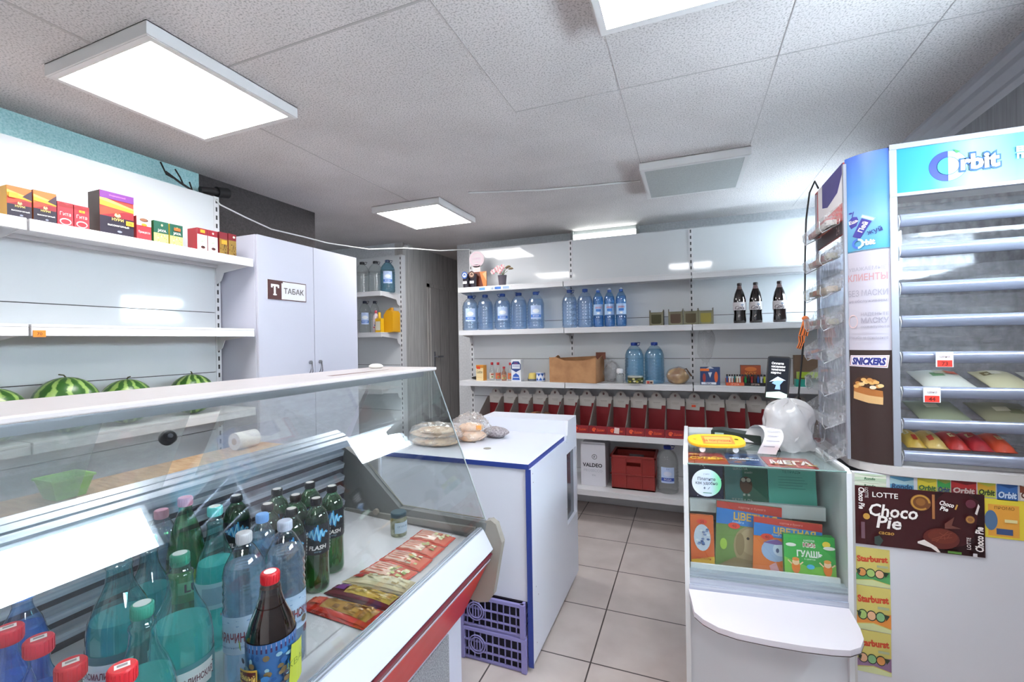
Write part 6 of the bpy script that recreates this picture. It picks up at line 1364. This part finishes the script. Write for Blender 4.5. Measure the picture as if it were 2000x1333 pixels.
def a(A):
    ph, pl = C('#bf8f94', .6), C('#9d99a8', .6)
    A.text('УВАЖАЕМЫЕ', m, 1.668, .012, pl, maxw=.10); A.text('КЛИЕНТЫ', m, 1.640, .022, ph, maxw=.105, bold=.02); A.text('БЕЗ МАСКИ', m, 1.588, .020, pl, maxw=.105); A.text('не обслуживаем', m, 1.562, .010, pl, maxw=.10)
    A.text('НАДЕНЬТЕ', .078, 1.518, .011, pl, maxw=.07); A.text('МАСКУ', .078, 1.498, .017, pl, maxw=.07, bold=.02); A.text('пожалуйста', .078, 1.478, .009, pl, maxw=.07); A.ring(.020, 1.495, .012, .014, C('#e0c4c4', .6), sv=1.6)
    A.rect(.005, 1.455, CL-.005, 1.4565, C('#b9b6c2')); A.text('спасибо за понимание', m, 1.442, .010, pl, maxw=.105); A.rect(.005, 1.426, CL-.005, 1.4275, C('#b9b6c2'))
curved('paper_notice', 1.400, 1.730, C('#bcb7c4', .6), a, 'white paper notice with faded lettering')
def a(A):
    w2 = C('#e9e4ee', .4); A.poly([(.006,1.346),(.108,1.343),(.113,1.384),(.010,1.382)], w2); A.poly([(.008,1.349),(.106,1.346),(.110,1.381),(.012,1.379)], C('#b04a5a', .4)); A.poly([(.010,1.350),(.105,1.348),(.109,1.380),(.013,1.378)], w2); A.text('SNICKERS', .060, 1.364, .022, C('#2a2f7c', .4), maxw=.090, bold=.06, shear=.2)
    A.poly([(.016,1.290),(.030,1.308),(.055,1.316),(.078,1.304),(.094,1.284),(.098,1.225),(.060,1.228),(.018,1.240)], C('#4a2a18', .4)); A.poly([(.018,1.238),(.060,1.227),(.096,1.224),(.097,1.252),(.06,1.256),(.019,1.266)], C('#cfa772', .5)); A.poly([(.019,1.262),(.06,1.252),(.097,1.248),(.096,1.268),(.06,1.275),(.020,1.284)], C('#a8672e', .4))
    rnd = random.Random(4)
    for k in range(13): A.ell(.026+.0055*k, 1.283+.016*math.sin(k*.26)+rnd.uniform(-.007,.007), .008, .006, C(rnd.choice(['#d8a864', '#c08444', '#e2c088']), .4), 10)
    A.ell(.073, 1.279, .009, .006, C('#e6d8c0', .4), 10)
curved('brown_panel', 1.0315, 1.400, C('#33221f', .4), a, 'dark brown curved panel with a nut bar picture')
# left side panel with slanted flag-coloured header
b = MB(); b.box(.5065, .510, 1.840, 2.17, 0, 1.78-RZ, glass('side_sheet', (.75,.80,.90), 1.2, .05, .45)); b.obj('side_panel', t)
b = MB(); b.box(.500, .508, 1.838, 2.20, 1.80-RZ, 2.04-RZ, C('#a8322f', .4)); A = Art(b, plane((.500, 2.20, 1.80-RZ), (0,-1,0), Z))
A.rect(0, 0, .362, .045, C('#4a4248')); A.poly([(.0,.045),(.362,.045),(.362,.11),(.0,.10)], C('#c4342f')); A.poly([(.05,.10),(.362,.105),(.362,.24),(.05,.24)], C('#e6e2e4')); A.poly([(.11,.24),(.362,.24),(.362,.21),(.30,.155),(.18,.135),(.11,.15)], C('#3f3578')); A.text('24', .30, .022, .03, C('#b9a8a8'))
o = b.obj('side_header', t); o['label'] = 'red, white and violet side header'
b = MB(); b.box(.62, 1.17, 2.166, 2.169, .01, 1.86-RZ+.14, glass('added_haze_sheet', (.80,.82,.86), 1.0, .08, .38)); b.obj('added_haze_sheet', t)  # hazy sheet added to veil the bright window behind the rack
# side trays
def tray_side(z, k):
    b = MB(); x0, x1, y0, y1 = .452, .500, 1.85, 2.165
    b.add([(x1,y0,z+.012),(x0,y0,z-.012),(x0,y1,z-.012),(x1,y1,z+.012)], [(0,1,2,3)], ACRYL)
    b.add([(x0,y0,z-.012),(x0-.008,y0,z+.030),(x0-.008,y1,z+.030),(x0,y1,z-.012)], [(0,1,2,3)], ACRYL)
    b.add([(x1,y0,z+.012),(x1,y0,z+.072),(x1,y1,z+.072),(x1,y1,z+.012)], [(0,1,2,3)], ACRYL)
    for y in (y0, y1): b.add([(x1,y,z+.012),(x0,y,z-.012),(x0-.008,y,z+.030),(x1,y,z+.072)], [(0,1,2,3)], ACRYL)
    o = b.obj('side_tray', t)
    g = MB(); wm = C('#d8dade', .25, .6)
    for y in (y0+.03, y1-.05): g.tube([(x1+.004,y,z+.05),(x1-.002,y,z+.006),(x0-.006,y,z-.020),(x0-.014,y,z-.004),(x0-.013,y,z+.020)], .0022, wm, 5)
    g.obj('wire_hook', o)
    if k in (0, 1, 2, 3):
        g = MB(); rnd = random.Random(k)
        for q in range(5): g.cbox((.474, 1.89+.055*q, z+.012), (.03, .04, .018), C(rnd.choice(['#b9a894', '#8f8a78', '#a8604a', '#c9c4bc', '#8a3a34']), .4), None)
        g.obj('sweets', o)
for k in range(8): tray_side(1.835-.116*k-RZ, k)
# front trays
ROD = C('#9aa0b4', .15, .3)
LEV = [1.806, 1.708, 1.590, 1.484, 1.370, 1.260, 1.158, 1.056]
for k, z in enumerate(LEV):
    z -= RZ; b = MB(); x0, x1 = .632, 1.160
    b.add([(x0,1.790,z-.010),(x1,1.790,z-.010),(x1,2.00,z+.055),(x0,2.00,z+.055)], [(0,1,2,3)], ACRYL)
    b.add([(x0,2.00,z+.055),(x1,2.00,z+.055),(x1,2.0,z+.10),(x0,2.0,z+.10)], [(0,1,2,3)], ACRYL)
    for x in (x0, x1): b.add([(x,1.790,z-.010),(x,2.0,z+.055),(x,2.0,z+.10),(x,1.782,z+.024)], [(0,1,2,3)], ACRYL)
    o = b.obj('front_tray', t)
    b = MB()
    def rod(u, v): a = -2.2+v*3.6; return (x0+u*(x1-x0), 1.786-.016*math.cos(a-.3), z+.006+.019*math.sin(a))
    b.grid(rod, 2, 12, ROD); b.grid(lambda u, v: (lambda p: (p[0], p[1]+.002, p[2]))(rod(1-u, v)), 2, 12, ROD); b.obj('price_channel', o)
    g = MB(); wm = C('#d8dade', .25, .6)
    for x in (x0-.004, x1+.004): g.tube([(x,1.99,z+.09),(x,1.90,z+.005),(x,1.80,z-.028),(x,1.780,z-.022),(x,1.772,z+.004),(x,1.778,z+.022)], .0025, wm, 5)
    g.obj('wire_hook', o)
for (x, z, s, lab) in ((.731, 1.370, '73', 'upper red and white price tag'), (.699, 1.260, '44', 'lower red and white price tag')):
    b = MB(); b.cbox((x, 1.764, z-RZ), (.042, .0015, .046), C('#dfe3ea', .4)); A = Art(b, fy(1.7632)); A.rect(x-.018, z-.022-RZ, x+.018, z-.002-RZ, C('#e0392c')); A.text(s, x, z-.012-RZ, .012, C('#7a1a14'), bold=.03); A.text('цена', x, z+.010-RZ, .008, C('#b08a8a')); o = b.obj('price_tag', t); o['label'] = lab
def pack(name, label, x, z, w, d, h, col, spots, group, rx=.3):
    b = MB(); M = Matrix.Rotation(rx, 4, 'X')
    def f(u, v): return M @ Vector(((u-.5)*w, (v-.5)*d, .004+h*(max(0, math.sin(PI*u))**.5)*(max(0, math.sin(PI*v))**.5)))
    b.grid(f, 10, 8, C(col, .3)); b.grid(lambda u, v: M @ Vector(((.5-u)*w, (v-.5)*d, .002)), 4, 4, C(col, .3)); A = Art(b, lambda u, v, hh: f(u, v)+Vector((0, -hh, hh*3)), step=.0004)
    rnd = random.Random(name+label)
    for c in spots: u = rnd.uniform(.1, .6); v = rnd.uniform(.15, .6); A.poly([(u,v),(u+.25,v),(u+.25,v+.2),(u,v+.2)], C(c, .3))
    o = b.obj(name, None, (x, 1.90, z+.034)); return tag(o, label, 'candy packet', group)
pack('seed_packet', 'white seed packet with green leaves on the tray beside the lower price tag', .775, 1.260, .13, .15, .02, '#d6d6cc', ['#6f9a6a', '#c9c4a8', '#b8543a'], 'packets on the middle trays')
pack('seed_packet', 'pale striped packet right of the white seed packet', .925, 1.260, .10, .15, .02, '#cfcaa8', ['#7a6a3a', '#e6e2d0'], 'packets on the middle trays')
pack('seed_packet', 'white packet at the right end of the tray below the upper price tag', 1.05, 1.260, .11, .15, .02, '#d9d8d0', ['#b9923a', '#6a8f7a'], 'packets on the middle trays')
pack('seed_packet', 'dull green packet lying on the second lowest tray, left one', .76, 1.158, .13, .14, .018, '#8a8f78', ['#5a6250', '#b8b49c'], 'packets on the middle trays')
pack('seed_packet', 'olive packet lying on the second lowest tray, right one', .93, 1.158, .14, .14, .018, '#8f8c74', ['#6a6a4c', '#c2bca4'], 'packets on the middle trays')
for i, (c, l) in enumerate((('#d8b24a', 'yellow candy packet at the left end of the lowest tray'), ('#e0c070', 'pale yellow candy packet second from the left on the lowest tray'), ('#c23a34', 'red candy packet in the middle of the lowest tray'), ('#b8343a', 'dark red candy packet right of the middle on the lowest tray'), ('#d8563a', 'orange-red candy packet at the right of the lowest tray'))):
    pack('candy_packet', l, .69+.055*i, 1.056, .052, .12, .026, c, ['#e8d8a0', '#c24a3a'], 'sweets on the lowest tray', .25)
# black cable with the striped ribbon
b = MB(); b.tube([(.51,2.19,2.06),(.505,2.22,2.10),(.49,2.24,2.06),(.478,2.25,1.95),(.472,2.25,1.80),(.468,2.25,1.57),(.462,2.25,1.44),(.44,2.25,1.20),(.43,2.25,1.02)], .0035, DARK, 6)
tag(b.obj('black_cable'), 'black cable hanging down the left side of the candy rack', 'cable')
b = MB(); og, bk = C('#d8702c', .5), C('#2a211c', .6)
def rib(P, w):
    for k in range(5):
        o = (k-2)*w/5
        for (p, q) in zip(P[:-1], P[1:]):
            p = Vector(p); q = Vector(q); s = (q-p).cross(Vector((0,1,0))).normalized(); c = og if k % 2 == 0 else bk
            b.add([p+s*(o-w/10), p+s*(o+w/10), q+s*(o+w/10), q+s*(o-w/10)], [(0,1,2,3)], c); b.add([p+s*(o+w/10)+Vector((0,.001,0)), p+s*(o-w/10)+Vector((0,.001,0)), q+s*(o-w/10)+Vector((0,.001,0)), q+s*(o+w/10)+Vector((0,.001,0))], [(0,1,2,3)], c)
rib([(.472,2.242,1.53),(.462,2.238,1.49),(.450,2.236,1.45),(.452,2.238,1.42)], .022); rib([(.466,2.240,1.53),(.470,2.236,1.48),(.463,2.234,1.45)], .020); rib([(.458,2.240,1.45),(.446,2.236,1.41),(.440,2.238,1.395)], .018)
b.sphere((.467,2.24,1.525), .012, og, 10, 8, (1.1,.8,.9)); tag(b.obj('striped_ribbon'), 'orange and black striped ribbon tied to the black cable', 'ribbon')
